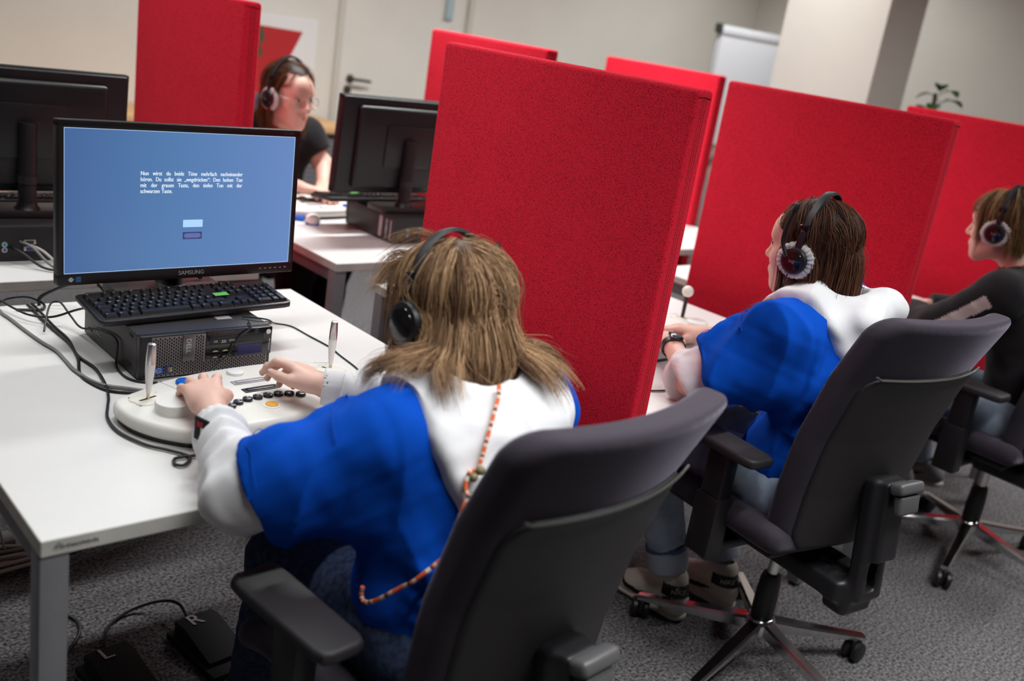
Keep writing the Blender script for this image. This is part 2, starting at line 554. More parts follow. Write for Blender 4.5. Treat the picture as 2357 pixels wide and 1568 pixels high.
# ------------------------------------------------------------------ ceiling lamps
M_diff = mat('lamp_diffuser', (0.9, 0.9, 0.9), 0.5, emis=(1, 0.96, 0.92), estr=2.0)
M_hous = mat('lamp_housing', (0.6, 0.6, 0.6), 0.4, metal=0.5)
LAMP_AT = ['the desk with the dark monitor at left', 'the desk of the woman facing the camera', 'the white column', 'the flip chart', 'the nearest office chair', 'the aisle behind the second office chair', 'the aisle right of the person in black, added light', 'the lit monitor desk, added light', 'the aisle behind the camera']
for i, (x, y, L, W_, pw, spr) in enumerate(LAMPS):
    o = empty('ceiling_lamp', (x, y, CEIL), 0, 'long louvred ceiling lamp above ' + LAMP_AT[i], 'lamp', 'ceiling lamps')
    MB().box((-L / 2, -W_ / 2, -0.07), (L / 2, W_ / 2, -0.005), 0.004).obj('housing', M_hous, o, False)
    MB().box((-L / 2 + 0.02, -W_ / 2 + 0.01, -0.074), (L / 2 - 0.02, W_ / 2 - 0.01, -0.0701)).obj('diffuser', M_diff, o, False)
    ld = bpy.data.lights.new('lamp_light', 'AREA'); ld.shape = 'RECTANGLE'; ld.size = L; ld.size_y = W_; ld.energy = pw
    ld.color = (0.955, 1.0, 1.0); ld.spread = math.radians(spr)
    link('lamp_light', ld, o, (0, 0, -0.08))

# ------------------------------------------------------------------ desks
DW, DD, PX, ZT = 0.992, 1.075, 1.277, 0.72
def make_desk(x0, y0, w, d, label, corner=None):
    o = empty('desk', (x0, y0, 0), 0, label, 'desk', 'white desks in two rows')
    t = MB().box((0, 0, ZT - 0.027), (w, d, ZT), 0.0015, 1)
    top = t.obj('tabletop', [M_desk, M_desk_edge], o, False)
    for p in top.data.polygons:
        p.material_index = 0 if abs(p.normal.z) > 0.9 else 1
    for lx in (0, w - 0.042):
        for ly in (0.003, d - 0.045):
            MB().box((lx, ly, 0.012), (lx + 0.042, ly + 0.042, ZT - 0.0275), 0.003, 2).obj('leg', M_leg, o)
            MB().lathe([(0.016, 0), (0.018, 0.003), (0.018, 0.012)], 12, M=Matrix.Translation((lx + 0.021, ly + 0.021, 0))).obj('foot', M_black, o)
    for ly in (d - 0.037,):
        MB().box((0.043, ly, ZT - 0.068), (w - 0.043, ly + 0.025, ZT - 0.0285), 0.002).obj('rail', M_leg, o)
    for lx in (0.008, w - 0.033):
        MB().box((lx, 0.046, ZT - 0.068), (lx + 0.025, d - 0.046, ZT - 0.0285), 0.002).obj('rail', M_leg, o)
    return o
D1 = make_desk(0, 0, DW, DD, 'white desk nearest the camera carrying the lit monitor')
D2 = make_desk(PX, 0, DW, DD, 'white desk of the second hoodie wearer, right of the large red divider')
D3 = make_desk(2 * PX, 0, DW, DD, 'white desk of the seated person in black at the right edge')
DA = make_desk(0, 1.262, DW, 0.86, 'white desk at left behind the lit monitor, carrying a monitor seen from behind')
DB = make_desk(PX, 1.295, DW, 0.86, 'white desk of the woman facing the camera')
DC = make_desk(2 * PX, 1.295, DW, 0.86, 'white desk in the far row, glimpsed between two red dividers')
# scribble on the front edge of the nearest desk
sc_ = MB()
rr = random.Random(4)
x = 0.018
for k in range(15):
    hgt = 0.010 if k in (0, 1, 2) else 0.005
    pts = [(x + 0.001 * rr.uniform(-1, 1), -0.0006, 0.7045 + rr.uniform(-0.002, 0.002)), (x + 0.003, -0.0006, 0.7045 + hgt * rr.uniform(0.3, 1)),
           (x + 0.004, -0.0006, 0.702 + rr.uniform(-.001, 0.002))]
    sc_.tube(spline(pts, 4), 0.0005 if k > 2 else 0.0004, 4)
    x += 0.0042
so = sc_.obj('marker_scribble', mat('marker_ink', (0.03, 0.025, 0.03), 0.7), D1); so['kind'] = 'stuff'

# ------------------------------------------------------------------ red felt dividers
def make_panel(x0, y0, th, ln, z0, z1, label, end=-1):
    o = empty('partition_panel', (x0 + th / 2, y0 + ln / 2, 0), 0, label, 'partition', 'red felt dividers')
    MB().box((-th / 2, -ln / 2, z0), (th / 2, ln / 2, z1), 0.011, 3).obj('felt_board', M_felt, o)
    ye = end * (ln / 2 + 0.0002)
    for k, dx in enumerate((-0.006, 0.0, 0.007)):
        MB().box((dx - 0.0006, min(ye, ye - end * 0.002), z0 + 0.015), (dx + 0.0006, max(ye, ye - end * 0.002), z1 - 0.016), 0).obj('seam', M_seam, o, False)
    MB().tube([(-th * 0.33, ye, z1 - 0.016), (0, ye, z1 - 0.0155), (th * 0.33, ye, z1 - 0.018)], 0.0011, 6).obj('seam', M_seam, o)
    for yy in (-ln * 0.32, ln * 0.32):
        MB().box((-0.03, yy - 0.02, z0 - 0.022), (0.03, yy + 0.02, z0 + 0.004), 0.002).obj('bracket', M_leg, o)
        MB().box((-0.012, yy - 0.012, 0.0), (0.012, yy + 0.012, z0 - 0.02), 0.002).obj('post', M_leg, o)
    return o
ZP = 1.452
make_panel(1.214, -0.030, 0.06, 0.833, 0.42, ZP, 'large red felt divider right of the nearest hoodie wearer')
make_panel(1.214 + PX, 0.045, 0.06, 0.815, 0.42, ZP, 'red felt divider behind the second hoodie wearer')
make_panel(1.214 + 2 * PX, 0.0, 0.06, 0.865, 0.42, ZP, 'dark red felt divider behind the person in black')
make_panel(1.214 + 3 * PX, 0.0, 0.06, 0.85, 0.42, ZP, 'red felt divider at the far right picture edge')
make_panel(1.0, 1.49, 0.06, 0.79, 0.42, 1.466, 'tall red felt divider left of the woman facing the camera')
make_panel(2.29, 1.565, 0.06, 0.75, 0.42, ZP, 'red felt divider peeking over the large front divider, left one')
make_panel(3.52, 1.685, 0.06, 0.75, 0.42, 1.444, 'red felt divider in the far row beneath the flip chart')
# ------------------------------------------------------------------ computers
def RotM(axis, a): return Matrix.Rotation(a, 4, axis)
FX = lambda x, y, z: frame((x, y, z), (1, 0, 0), (0, 0, 1))       # text facing -y
FL = lambda x, y, z: frame((x, y, z), (0, -1, 0), (0, 0, 1))      # text facing -x
FB = lambda x, y, z: frame((x, y, z), (-1, 0, 0), (0, 0, 1))      # text facing +y
M_mesh = mat('vent_grille_metal', (0.22, 0.19, 0.19), 0.4, metal=0.5)
M_hole = mat('vent_hole', (0.006, 0.005, 0.006), 0.8)
M_bluerefl = mat('blue_reflection_gloss', (0.015, 0.010, 0.10), 0.15)
M_gold = mat('gold_contact', (0.7, 0.6, 0.4), 0.35, metal=0.8)
M_stblue = mat('sticker_blue', (0.01, 0.09, 0.42), 0.4)
M_stnavy = mat('sticker_navy', (0.02, 0.035, 0.14), 0.4)
CW = [mat('flag_red', (0.7, 0.08, 0.02), 0.5), mat('flag_green', (0.15, 0.45, 0.05), 0.5), mat('flag_blue', (0.03, 0.2, 0.6), 0.5), mat('flag_yellow', (0.8, 0.5, 0.02), 0.5)]

def make_pc(name='computer_tower'):
    o = empty(name)
    W, H, D = 0.145, 0.093, 0.156
    MB().box((-W, -D + 0.016, 0.003), (W, D, H + 0.003), 0.002, 2).obj('case', M_case, o)
    z0 = 0.003
    MB().box((-W, -D, z0), (W, -D + 0.0165, H + z0), 0.0035, 3).obj('front_bezel', M_black, o)
    gr = MB().box((-W + 0.024, -D - 0.0008, z0 + 0.003), (-W + 0.139, -D + 0.001, H + z0 - 0.004), 0).box((-W + 0.139, -D - 0.0008, z0 + 0.003), (W - 0.008, -D + 0.001, z0 + 0.030), 0)
    gr.obj('grille', M_mesh, o, False)
    hv = MB()
    for i in range(54):
        for j in range(13):
            x = -W + 0.027 + i * 0.0048; z = z0 + 0.0065 + j * 0.0068 + (i % 2) * 0.0034
            inside = (x < -W + 0.137 and z < H + z0 - 0.007) or (x < W - 0.011 and z < z0 + 0.027)
            if not inside or (-W + 0.0865 < x < -W + 0.1135 and z > z0 + 0.031): continue
            hv.add([(x + 0.0017 * math.cos(t), -D - 0.0011, z + 0.0027 * math.sin(t)) for t in np.linspace(0, 2 * math.pi, 8, endpoint=False)], [tuple(range(8))[::-1]])
    q = hv.obj('vent_holes', M_hole, o, False); q['kind'] = 'stuff'
    lp = MB().box((-W + 0.088, -D - 0.004, z0 + 0.033), (-W + 0.112, -D + 0.001, z0 + 0.090), 0.001).obj('logo_plate', mat('logo_plate_metal', (0.16, 0.15, 0.15), 0.3, metal=0.8), o)
    t = MB(); text_on(t, 'DELL', 0.0145, frame((-W + 0.100, -D - 0.0043, z0 + 0.066), (0, 0, -1), (1, 0, 0)))
    t.obj('logo', M_silver, lp, False)
    MB().box((-W + 0.139, -D - 0.003, z0 + 0.031), (W, -D + 0.002, z0 + H), 0.001).obj('drive_block', M_blackgloss, o)
    MB().box((-W + 0.146, -D - 0.0042, z0 + 0.062), (-W + 0.270, -D - 0.002, z0 + 0.080), 0.0008).obj('disc_drive', M_black, o)
    ic = MB()
    for k, s_ in enumerate(('CD', 'RW', 'DVD')):
        text_on(ic, s_, 0.006, FX(-W + 0.159 + k * 0.0185, -D - 0.0046, z0 + 0.070))
    ic.box((-W + 0.1715, -D - 0.0045, z0 + 0.0665), (-W + 0.1835, -D - 0.0043, z0 + 0.0672)).obj('drive_print', M_white, o, False)
    for ux in (0.160, 0.1825):
        for uz in (0.050, 0.0365):
            u = MB().box((-W + ux - 0.0075, -D - 0.0035, z0 + uz - 0.0035), (-W + ux + 0.0075, -D - 0.0025, z0 + uz + 0.0035)).obj('usb_port', M_hole, o, False)
            MB().box((-W + ux - 0.006, -D - 0.0042, z0 + uz - 0.003), (-W + ux + 0.006, -D - 0.0034, z0 + uz - 0.0012)).box((-W + ux - 0.003, -D - 0.0042, z0 + uz - 0.0014), (-W + ux + 0.003, -D - 0.0034, z0 + uz)).obj('contact', M_gold, u, False)
    for uz in (0.052, 0.038):
        MB().lathe([(0.0045, 0), (0.0045, 0.001), (0.002, 0.0011)], 14, M=Matrix.Translation((-W + 0.202, -D - 0.0025, z0 + uz)) @ RotM('X', math.pi / 2)).obj('audio_jack', M_hole, o)
    MB().box((-W + 0.210, -D - 0.0036, z0 + 0.035), (-W + 0.268, -D - 0.0028, z0 + 0.058), 0.0003).obj('blue_reflection_patch', M_bluerefl, o, False)  # blue reflection on the gloss front, put into the colour of a flat patch
    pb = MB().lathe([(0.0055, 0), (0.0055, 0.001), (0.0035, 0.0012), (0.0035, 0.0006), (0.0, 0.0006)], 18, cap=False, M=Matrix.Translation((W - 0.009, -D - 0.003, z0 + 0.082)) @ RotM('X', math.pi / 2)).obj('power_button', M_white, o)
    t = MB(); text_on(t, 'OPTIPLEX 390', 0.0045, frame((W - 0.005, -D - 0.0033, z0 + 0.052), (0, 0, 1), (-1, 0, 0)))
    t.obj('model_print', M_white, o, False)
    st = MB().box((-W + 0.031, -D - 0.0016, z0 + 0.010), (-W + 0.049, -D - 0.0010, z0 + 0.024)).obj('processor_sticker', M_stblue, o, False)
    t = MB().tube([(-W + 0.040 + 0.0065 * math.cos(a), -D - 0.0019, z0 + 0.017 + 0.0048 * math.sin(a)) for a in np.linspace(0.3, 6.2, 16)], 0.0005, 4)
    text_on(t, 'intel', 0.005, FX(-W + 0.040, -D - 0.0019, z0 + 0.017)); t.obj('print', M_white, st, False)
    st = MB().box((-W + 0.053, -D - 0.0016, z0 + 0.010), (-W + 0.071, -D - 0.0010, z0 + 0.025)).obj('system_sticker', M_stnavy, o, False)
    fl = MB()
    for k, (a, b) in enumerate(((0, 1), (1, 1), (0, 0), (1, 0))):
        fl.box((-W + 0.059 + a * 0.005, -D - 0.002, z0 + 0.0125 + b * 0.0052), (-W + 0.0635 + a * 0.005, -D - 0.0017, z0 + 0.0172 + b * 0.0052), mi=k)
    fl.obj('print', CW, st, False)
    # side: foot slots and printed label
    for (yy, zz) in ((-0.110, 0.085), (-0.105, 0.022), (0.118, 0.022)):
        MB().box((-W - 0.001, yy - 0.010, zz - 0.003), (-W + 0.001, yy + 0.010, zz + 0.003), 0.0009).obj('side_slot', M_hole, o)
    lb = MB(); r = random.Random(3)
    for i in range(9):
        for j in range(4):
            if r.random() < 0.15: continue
            y = 0.082 - i * 0.0042; z = 0.024 + j * 0.012
            w_, h_ = r.uniform(0.001, 0.0035), r.uniform(0.003, 0.009)
            lb.box((-W - 0.0006, y - w_ / 2, z), (-W - 0.0002, y + w_ / 2, z + h_))
    q = lb.obj('side_label_print', mat('label_print_grey', (0.38, 0.37, 0.37), 0.6), o, False); q['kind'] = 'stuff'
    MB().box((0.05, -0.09, H + z0), (0.085, -0.066, H + z0 + 0.0004)).obj('top_label', mat('label_silver', (0.45, 0.43, 0.44), 0.5), o, False)
    # back: ports
    yb = D
    MB().box((-W + 0.004, yb - 0.001, z0 + 0.004), (W - 0.004, yb + 0.001, z0 + H - 0.004), 0.0005).obj('rear_panel', mat('rear_panel_dark', (0.02, 0.018, 0.02), 0.5, metal=0.3), o, False)
    for px, pz, cm in ((0.083, 0.045, (0.0, 0.28, 0.25)), (0.083, 0.030, (0.10, 0.06, 0.32))):
        p_ = MB().lathe([(0.0068, 0), (0.0068, 0.004), (0.0052, 0.0042)], 18, M=Matrix.Translation((px, yb, z0 + pz)) @ RotM('X', -math.pi / 2)).obj('round_port', M_silver, o)
        MB().lathe([(0.005, 0), (0.005, 0.0046), (0.001, 0.0047)], 14, M=Matrix.Translation((px, yb, z0 + pz)) @ RotM('X', -math.pi / 2)).obj('port_core', mat('port_' + ('green' if pz > 0.04 else 'purple'), cm, 0.5), p_)
    for pz, cm in ((0.050, (0.01, 0.03, 0.03)), (0.032, (0.03, 0.03, 0.22))):
        p_ = MB().box((0.005, yb, z0 + pz - 0.006), (0.036, yb + 0.004, z0 + pz + 0.006), 0.002).obj('display_port', M_silver, o)
        MB().box((0.011, yb + 0.0035, z0 + pz - 0.0045), (0.030, yb + 0.006, z0 + pz + 0.0045), 0.001).obj('port_core', mat('port_%d' % int(pz * 1000), cm, 0.5), p_)
        for sx in (0.0075, 0.0335):
            MB().lathe([(0.0022, 0), (0.0022, 0.004)], 8, M=Matrix.Translation((sx, yb + 0.003, z0 + pz)) @ RotM('X', -math.pi / 2)).obj('port_screw', M_gold, p_)
    MB().box((-0.13, yb, z0 + 0.02), (-0.095, yb + 0.003, z0 + 0.075), 0.001).obj('fan_grille', M_mesh, o, False)
    return o

PC1 = make_pc()
PC1.location = (0.4943, 0.6915, ZT)
finish(PC1, 'black small desktop computer lying under the keyboard and lit monitor', 'computer', 'desktop computers')
PCA = copy_tree(PC1); PCA.location = (0.43, 1.60, ZT); PCA.rotation_euler = (0, 0, math.pi)
finish(PCA, 'black desktop computer seen from behind at left, under the dark monitor', 'computer')
PCB = copy_tree(PC1); PCB.location = (1.775, 1.66, ZT); PCB.rotation_euler = (0, 0, math.pi)
finish(PCB, 'black desktop computer on the desk of the woman facing the camera', 'computer')
for k, (yy, a, b, cm) in enumerate(((0.075, 0.018, 0.075, (0.55, 0.5, 0.52)), (0.112, 0.010, 0.07, (0.5, 0.55, 0.5)), (0.138, 0.006, 0.07, (0.5, 0.47, 0.5)))):
    MB().box((0.1453, yy - a / 2, 0.012), (0.1458, yy + a / 2, 0.012 + b)).obj('paper_label', mat('label_paper%d' % k, cm, 0.6, col2=(0.16, 0.2, 0.3) if k == 1 else None, vscale=40), PCB, False)

# ------------------------------------------------------------------ monitors
def screen_mat():
    m = bpy.data.materials.new('screen_image'); m.use_nodes = True
    nt = m.node_tree; b = nt.nodes['Principled BSDF']
    b.inputs['Base Color'].default_value = (0.005, 0.005, 0.006, 1); b.inputs['Roughness'].default_value = 0.3
    tc = nt.nodes.new('ShaderNodeTexCoord'); sp = nt.nodes.new('ShaderNodeSeparateXYZ')
    nt.links.new(tc.outputs['Object'], sp.inputs[0])
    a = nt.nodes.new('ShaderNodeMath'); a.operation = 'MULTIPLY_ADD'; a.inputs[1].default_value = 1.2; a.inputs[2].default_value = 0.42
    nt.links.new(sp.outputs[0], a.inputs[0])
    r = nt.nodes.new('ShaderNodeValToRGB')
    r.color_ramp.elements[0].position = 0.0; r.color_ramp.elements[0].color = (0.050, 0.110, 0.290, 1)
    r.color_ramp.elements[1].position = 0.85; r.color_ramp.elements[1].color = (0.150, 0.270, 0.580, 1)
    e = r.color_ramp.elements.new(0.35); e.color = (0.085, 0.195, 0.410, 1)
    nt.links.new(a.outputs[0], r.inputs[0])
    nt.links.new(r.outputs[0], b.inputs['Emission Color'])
    b.inputs['Emission Strength'].default_value = 1.0
    return m
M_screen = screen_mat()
M_glow = mat('screen_edge_light', (0.02, 0.02, 0.03), 0.5, emis=(0.55, 0.75, 1.0), estr=0.9)
M_stext = mat('screen_text', (0.02, 0.02, 0.02), 0.5, emis=(0.80, 0.90, 1.0), estr=1.0)
M_sbtn = mat('screen_button_light', (0.02, 0.02, 0.02), 0.5, emis=(0.42, 0.68, 1.0), estr=1.0)
M_sbtn2 = mat('screen_button_dark', (0.01, 0.01, 0.02), 0.5, emis=(0.035, 0.05, 0.18), estr=1.0)
M_sbtn3 = mat('screen_button_mid', (0.01, 0.01, 0.02), 0.5, emis=(0.12, 0.15, 0.38), estr=1.0)

def make_monitor(detail):
    o = empty('monitor')
    MB().box((-0.125, -0.045, 0.0), (0.125, 0.06, 0.021), 0.003, 2).obj('stand_base', M_purple, o)
    nk = MB().lathe([(0.034, 0.021), (0.027, 0.030), (0.0235, 0.045), (0.0235, 0.245), (0.0215, 0.250)], 24, M=Matrix.Translation((0.017, 0.026, 0)))
    nk.obj('stand_column', M_black, o)
    MB().lathe([(0.026, 0), (0.026, 0.022)], 24, M=Matrix.Translation((0.017, 0.026, 0.092))).obj('column_collar', M_black, o)
    H = empty('head'); H.parent = o; H.location = (0.017, -0.039, 0.2245); H.rotation_euler = (-0.046, 0, 0.0523)
    z0, z1, x1 = -0.1495 - 0.0245, 0.1495 + 0.0155, 0.2655 + 0.0125
    hb = MB().box((-x1, -0.004, -0.1495 - 0.0245), (x1, 0.022, -0.1495), 0.002).box((-x1, -0.004, 0.1495), (x1, 0.022, z1), 0.002)
    hb.box((-x1, -0.0038, z0 + 0.002), (-0.2655, 0.022, z1 - 0.002), 0.002).box((0.2655, -0.0038, z0 + 0.002), (x1, 0.022, z1 - 0.002), 0.002)
    hb.obj('bezel', M_black, H)
    MB().box((-x1 + 0.004, 0.008, z0 + 0.003), (x1 - 0.004, 0.030, z1 - 0.003), 0.006, 3).obj('housing', M_black, H)
    MB().box((-0.215, 0.028, -0.155), (0.215, 0.050, 0.135), 0.012, 3).obj('rear_cover', M_black, H)
    MB().box((-0.10, 0.048, -0.075), (0.10, 0.056, 0.075), 0.004, 2).obj('mount_plate', M_black, H)
    MB().box((-0.024, 0.045, -0.045), (0.024, 0.066, 0.015), 0.003).obj('hinge', M_black, H)
    for k in range(9):
        MB().box((-0.2, 0.0502, 0.075 + k * 0.006), (0.2, 0.0508, 0.077 + k * 0.006)).obj('vent_slot', M_hole, H, False)
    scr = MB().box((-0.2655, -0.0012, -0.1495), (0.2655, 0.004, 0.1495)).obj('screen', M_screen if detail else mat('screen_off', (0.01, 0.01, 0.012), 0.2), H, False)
    if detail:
        e = MB()
        for (a, b, c, d) in ((-0.2655, -0.2645, -0.1495, 0.1495), (0.2645, 0.2655, -0.1495, 0.1495), (-0.2655, 0.2655, 0.1485, 0.1495), (-0.2655, 0.2655, -0.1495, -0.1485)):
            e.box((a, -0.0016, c), (b, -0.0013, d))
        e.obj('screen_edge', M_glow, scr, False)
        lines = ['Nun wirst du beide Töne mehrfach nacheinander', 'hören. Du sollst sie „wegdrücken“: Den hohen Ton', 'mit der grauen Taste, den tiefen Ton mit der', 'schwarzen Taste.']
        t = MB(); S = 0.0128; xl, xr = -0.1075, 0.1325
        for li, ln in enumerate(lines):
            ws = ln.split(' ')
            wid = [(text_geo(w_, S, 'LEFT')[0][:, 0].max() + 0.0006) * 0.80 for w_ in ws]
            gap = (xr - xl - sum(wid)) / (len(ws) - 1) if li < 3 else 0.0037
            x = xl
            for w_, wd in zip(ws, wid):
                for dx in (0, 0.0004):
                    text_on(t, w_, S, FX(x + dx, -0.0019 - dx * 0.5, 0.0600 - li * 0.0127), align='LEFT', sx=0.80)
                x += wd + gap
        q = t.obj('screen_text', M_stext, scr, False); q['kind'] = 'stuff'
        MB().box((-0.008, -0.0018, -0.0580), (0.0385, -0.0014, -0.0415)).obj('grey_key_picture', M_sbtn, scr, False)
        bk = MB().box((-0.008, -0.0018, -0.0850), (0.0375, -0.0014, -0.0690)).obj('black_key_picture', M_sbtn2, scr, False)
        cap = [(0.01475 + 0.0135 * sx_ + 0.0065 * math.cos(a), -0.077 + 0.0052 * math.sin(a)) for sx_, a0 in ((1, -math.pi / 2), (-1, math.pi / 2)) for a in np.linspace(a0, a0 + math.pi, 9)]
        MB().add([(x, -0.0021, z) for x, z in cap], [tuple(range(len(cap)))]).obj('key_cap_picture', M_sbtn3, bk, False)
        t = MB(); text_on(t, 'SAMSUNG', 0.0135, FX(0.014, -0.0046, -0.1612))
        text_on(t, 'SAMSUNG', 0.0135, FX(0.0144, -0.0047, -0.1612)); t.obj('logo', M_silver, H, False)
        t = MB(); text_on(t, 'S2D300', 0.0085, FX(0.245, -0.0046, 0.1570)); t.obj('model_print', mat('faint_print', (0.10, 0.09, 0.10), 0.5), H, False)
        for k in range(6):
            MB().box((0.186 + k * 0.0135, -0.0047, -0.1622), (0.191 + k * 0.0135, -0.0042, -0.1602)).obj('button', M_sbtn3 if k == 5 else M_silver, H, False)
        g = MB().add([(-0.2605, -0.0047, -0.1615), (-0.2520, -0.0047, -0.1680), (-0.2435, -0.0047, -0.1615), (-0.2520, -0.0047, -0.1550)], [(0, 1, 2, 3)]).obj('eye_sticker', mat('sticker_green', (0.01, 0.22, 0.15), 0.4), H, False)
        MB().add([(-0.2520 + 0.0045 * math.cos(a), -0.0049, -0.1615 + 0.0045 * math.sin(a)) for a in np.linspace(0, 2 * math.pi, 14, endpoint=False)], [tuple(range(14))]).obj('sticker_disc', M_white, g, False)
        t = MB(); text_on(t, '13', 0.006, FX(-0.2520, -0.0051, -0.1615)); t.obj('sticker_print', M_stnavy, g, False)
        b_ = MB().box((-0.2420, -0.0047, -0.1675), (-0.2315, -0.0042, -0.1560)).obj('energy_sticker', mat('sticker_lightblue', (0.04, 0.20, 0.50), 0.4), H, False)
        t = MB(); text_on(t, 'energy', 0.003, FX(-0.2367, -0.0050, -0.1605)); t.obj('sticker_print', M_stnavy, b_, False)
    return o
MON1 = make_monitor(True); MON1.location = (0.515, 0.80, ZT + 0.0965)
finish(MON1, 'lit monitor showing German instructions on a blue screen', 'monitor', 'monitors')
MONA = make_monitor(False); MONA.location = (0.455, 1.585, ZT + 0.0965); MONA.rotation_euler = (0, 0, math.pi - 0.05)
finish(MONA, 'black monitor seen from behind at the left picture edge', 'monitor', 'monitors')
for c in MONA.children:
    if c.name.startswith('head'): c.location.z += 0.008
    if c.name.startswith('stand_column'): c.scale.z = 1.02
MONB = copy_tree(MONA); MONB.location = (1.745, 1.62, ZT + 0.0965); MONB.rotation_euler = (0, 0, math.pi - 0.06)
finish(MONB, 'black monitor seen from behind, between the woman and the large red divider', 'monitor')
# cables hanging below the lit monitor
for pts, m_, lab in (([(0.46, 0.84, 0.90), (0.455, 0.845, 0.875), (0.435, 0.85, 0.85), (0.405, 0.84, 0.842)], M_cable, 'short black lead hanging left of the lit monitor column'),
                     ([(0.56, 0.85, 0.90), (0.575, 0.84, 0.873), (0.60, 0.83, 0.845), (0.61, 0.83, 0.8425)], M_cable, 'short black lead hanging right of the lit monitor column'),
                     ([(0.668, 0.87, 0.93), (0.660, 0.868, 0.87), (0.650, 0.866, 0.80), (0.645, 0.864, 0.7235)], M_cable_w, 'pale lead hanging down from the right half of the lit monitor')):
    finish(MB().tube(spline(pts, 8), 0.003, 8).obj('monitor_lead', m_), lab, 'cable')

# ------------------------------------------------------------------ keyboards
def make_keyboard(letters=True):
    o = empty('keyboard')
    U = 0.0189
    W, D = 0.2235, 0.071
    poly = [(-W, -D + 0.012), (-W + 0.006, -D + 0.003), (-W + 0.02, -D), (W - 0.02, -D), (W - 0.006, -D + 0.003), (W, -D + 0.012), (W - 0.004, D - 0.004), (W - 0.012, D), (-W + 0.012, D), (-W + 0.004, D - 0.004)]
    MB().prism(poly, 0.0, 0.013, bev=0.003).obj('body', M_kbody, o)
    MB().prism([(-W + 0.008, -D + 0.009), (W - 0.008, -D + 0.009), (W - 0.010, 0.036), (-W + 0.010, 0.036)], 0.0128, 0.0140, bev=0.0006).obj('key_bed', M_blackgloss if False else M_black, o)
    rows = [
        (5.35, [('Esc', 0, 1)] + [('F%d' % (i + 1), 2 + i + 0.5 * (i // 4), 1) for i in range(12)] + [(c, 15.25 + i, 1) for i, c in enumerate(('Dr', 'Ro', 'Pa'))]),
        (4.0, [(c, i, 1) for i, c in enumerate('^1234567890ß´')] + [('<-', 13, 2)] + [(c, 15.25 + i, 1) for i, c in enumerate(('Ei', 'Po', 'Bi'))] + [(c, 18.5 + i, 1) for i, c in enumerate('N/*-')]),
        (3.0, [('Tab', 0, 1.5)] + [(c, 1.5 + i, 1) for i, c in enumerate('QWERTZUIOPÜ+')] + [(c, 15.25 + i, 1) for i, c in enumerate(('En', 'De', 'Bd'))] + [(c, 18.5 + i, 1) for i, c in enumerate('789')]),
        (2.0, [('v', 0, 1.75)] + [(c, 1.75 + i, 1) for i, c in enumerate('ASDFGHJKLÖÄ#')] + [('', 13.75, 1.25)] + [(c, 18.5 + i, 1) for i, c in enumerate('456')]),
        (1.0, [('', 0, 1.25)] + [(c, 1.25 + i, 1) for i, c in enumerate('<YXCVBNM,.-')] + [('', 12.25, 2.75), ('', 16.25, 1)] + [(c, 18.5 + i, 1) for i, c in enumerate('123')]),
        (0.0, [('Str', 0, 1.5), ('#', 1.5, 1.25), ('Alt', 2.75, 1.25), ('', 4, 6.0), ('Alt', 10, 1.25), ('#', 11.25, 1.25), ('', 12.5, 1.0), ('Str', 13.5, 1.5)] + [('', 15.25 + i, 1) for i in range(3)] + [('0', 18.5, 2), (',', 20.5, 1)]),
    ]
    tall = [('+', 21.5, 2.5), ('', 21.5, 0.5)]
    x0 = -W + 0.0125; y0 = -D + 0.0185
    def key(ch, ux, uy, w_, h_=1.0):
        sy = 0.0185
        cx = x0 + (ux + w_ / 2) * U; cy = y0 + uy * sy
        a, b = w_ * U / 2 - 0.0006, h_ * sy / 2 - 0.0006
        t_ = 0.0031
        v = [(-a, -b, 0), (a, -b, 0), (a, b, 0), (-a, b, 0),
             (-a + t_, -b + t_ * 1.15, 0.0062), (a - t_, -b + t_ * 1.15, 0.0062), (a - t_, b - t_ * 0.7, 0.0070), (-a + t_, b - t_ * 0.7, 0.0070)]
        m = MB().add(v, [(0, 1, 5, 4), (1, 2, 6, 5), (2, 3, 7, 6), (3, 0, 4, 7), (4, 5, 6, 7)])
        if ch and letters:
            tv, tf = text_geo(ch, 0.0062 if len(ch) == 1 else 0.0042)
            m.add(tv * V3([1, 1, 1]) + V3([-a + 0.0072, b - 0.0068, 0.0071]), tf, 1)
        m.obj('key', [M_key, M_white], o, False, loc=(cx, cy, 0.0138))
    for uy, ks in rows:
        for ch, ux, w_ in ks: key(ch, ux, uy, w_)
    key('+', 21.5, 2.5, 1, 2.0); key('', 21.5, 0.5, 1, 2.0)
    g = MB().box((0, 0, 0), (0.034, 0.016, 0.0006), 0).obj('green_tape', mat('green_tape', (0.17, 0.62, 0.12), 0.6), o, False, loc=(0.054, -0.018, 0.0214))
    t = MB(); text_on(t, 'DELL', 0.007, Matrix.Translation((0.185, 0.059, 0.01325))); t.obj('logo', mat('faint_logo', (0.06, 0.06, 0.06), 0.3), o, False)
    return o
KB1 = make_keyboard(True)
KB1.location = (0.5145, 0.687, 0.8275); KB1.rotation_euler = (0.115, -0.010, 0.066)
finish(KB1, 'black keyboard with green tape resting on the computer below the lit monitor', 'keyboard', 'keyboards')
KBA = copy_tree(KB1); KBA.location = (0.42, 1.80, ZT + 0.082); KBA.rotation_euler = (0.1, 0, math.pi)
finish(KBA, 'black keyboard below the dark monitor at the left picture edge', 'keyboard')
KBB = copy_tree(KB1); KBB.location = (1.70, 1.76, ZT + 0.105); KBB.rotation_euler = (0.08, 0, math.pi)
finish(KBB, 'black keyboard in front of the woman facing the camera', 'keyboard')
KB3 = copy_tree(KB1); KB3.location = (3.30, 0.62, ZT + 0.002); KB3.rotation_euler = (0.02, 0, -0.1)
finish(KB3, 'black keyboard on the desk of the person in black', 'keyboard')

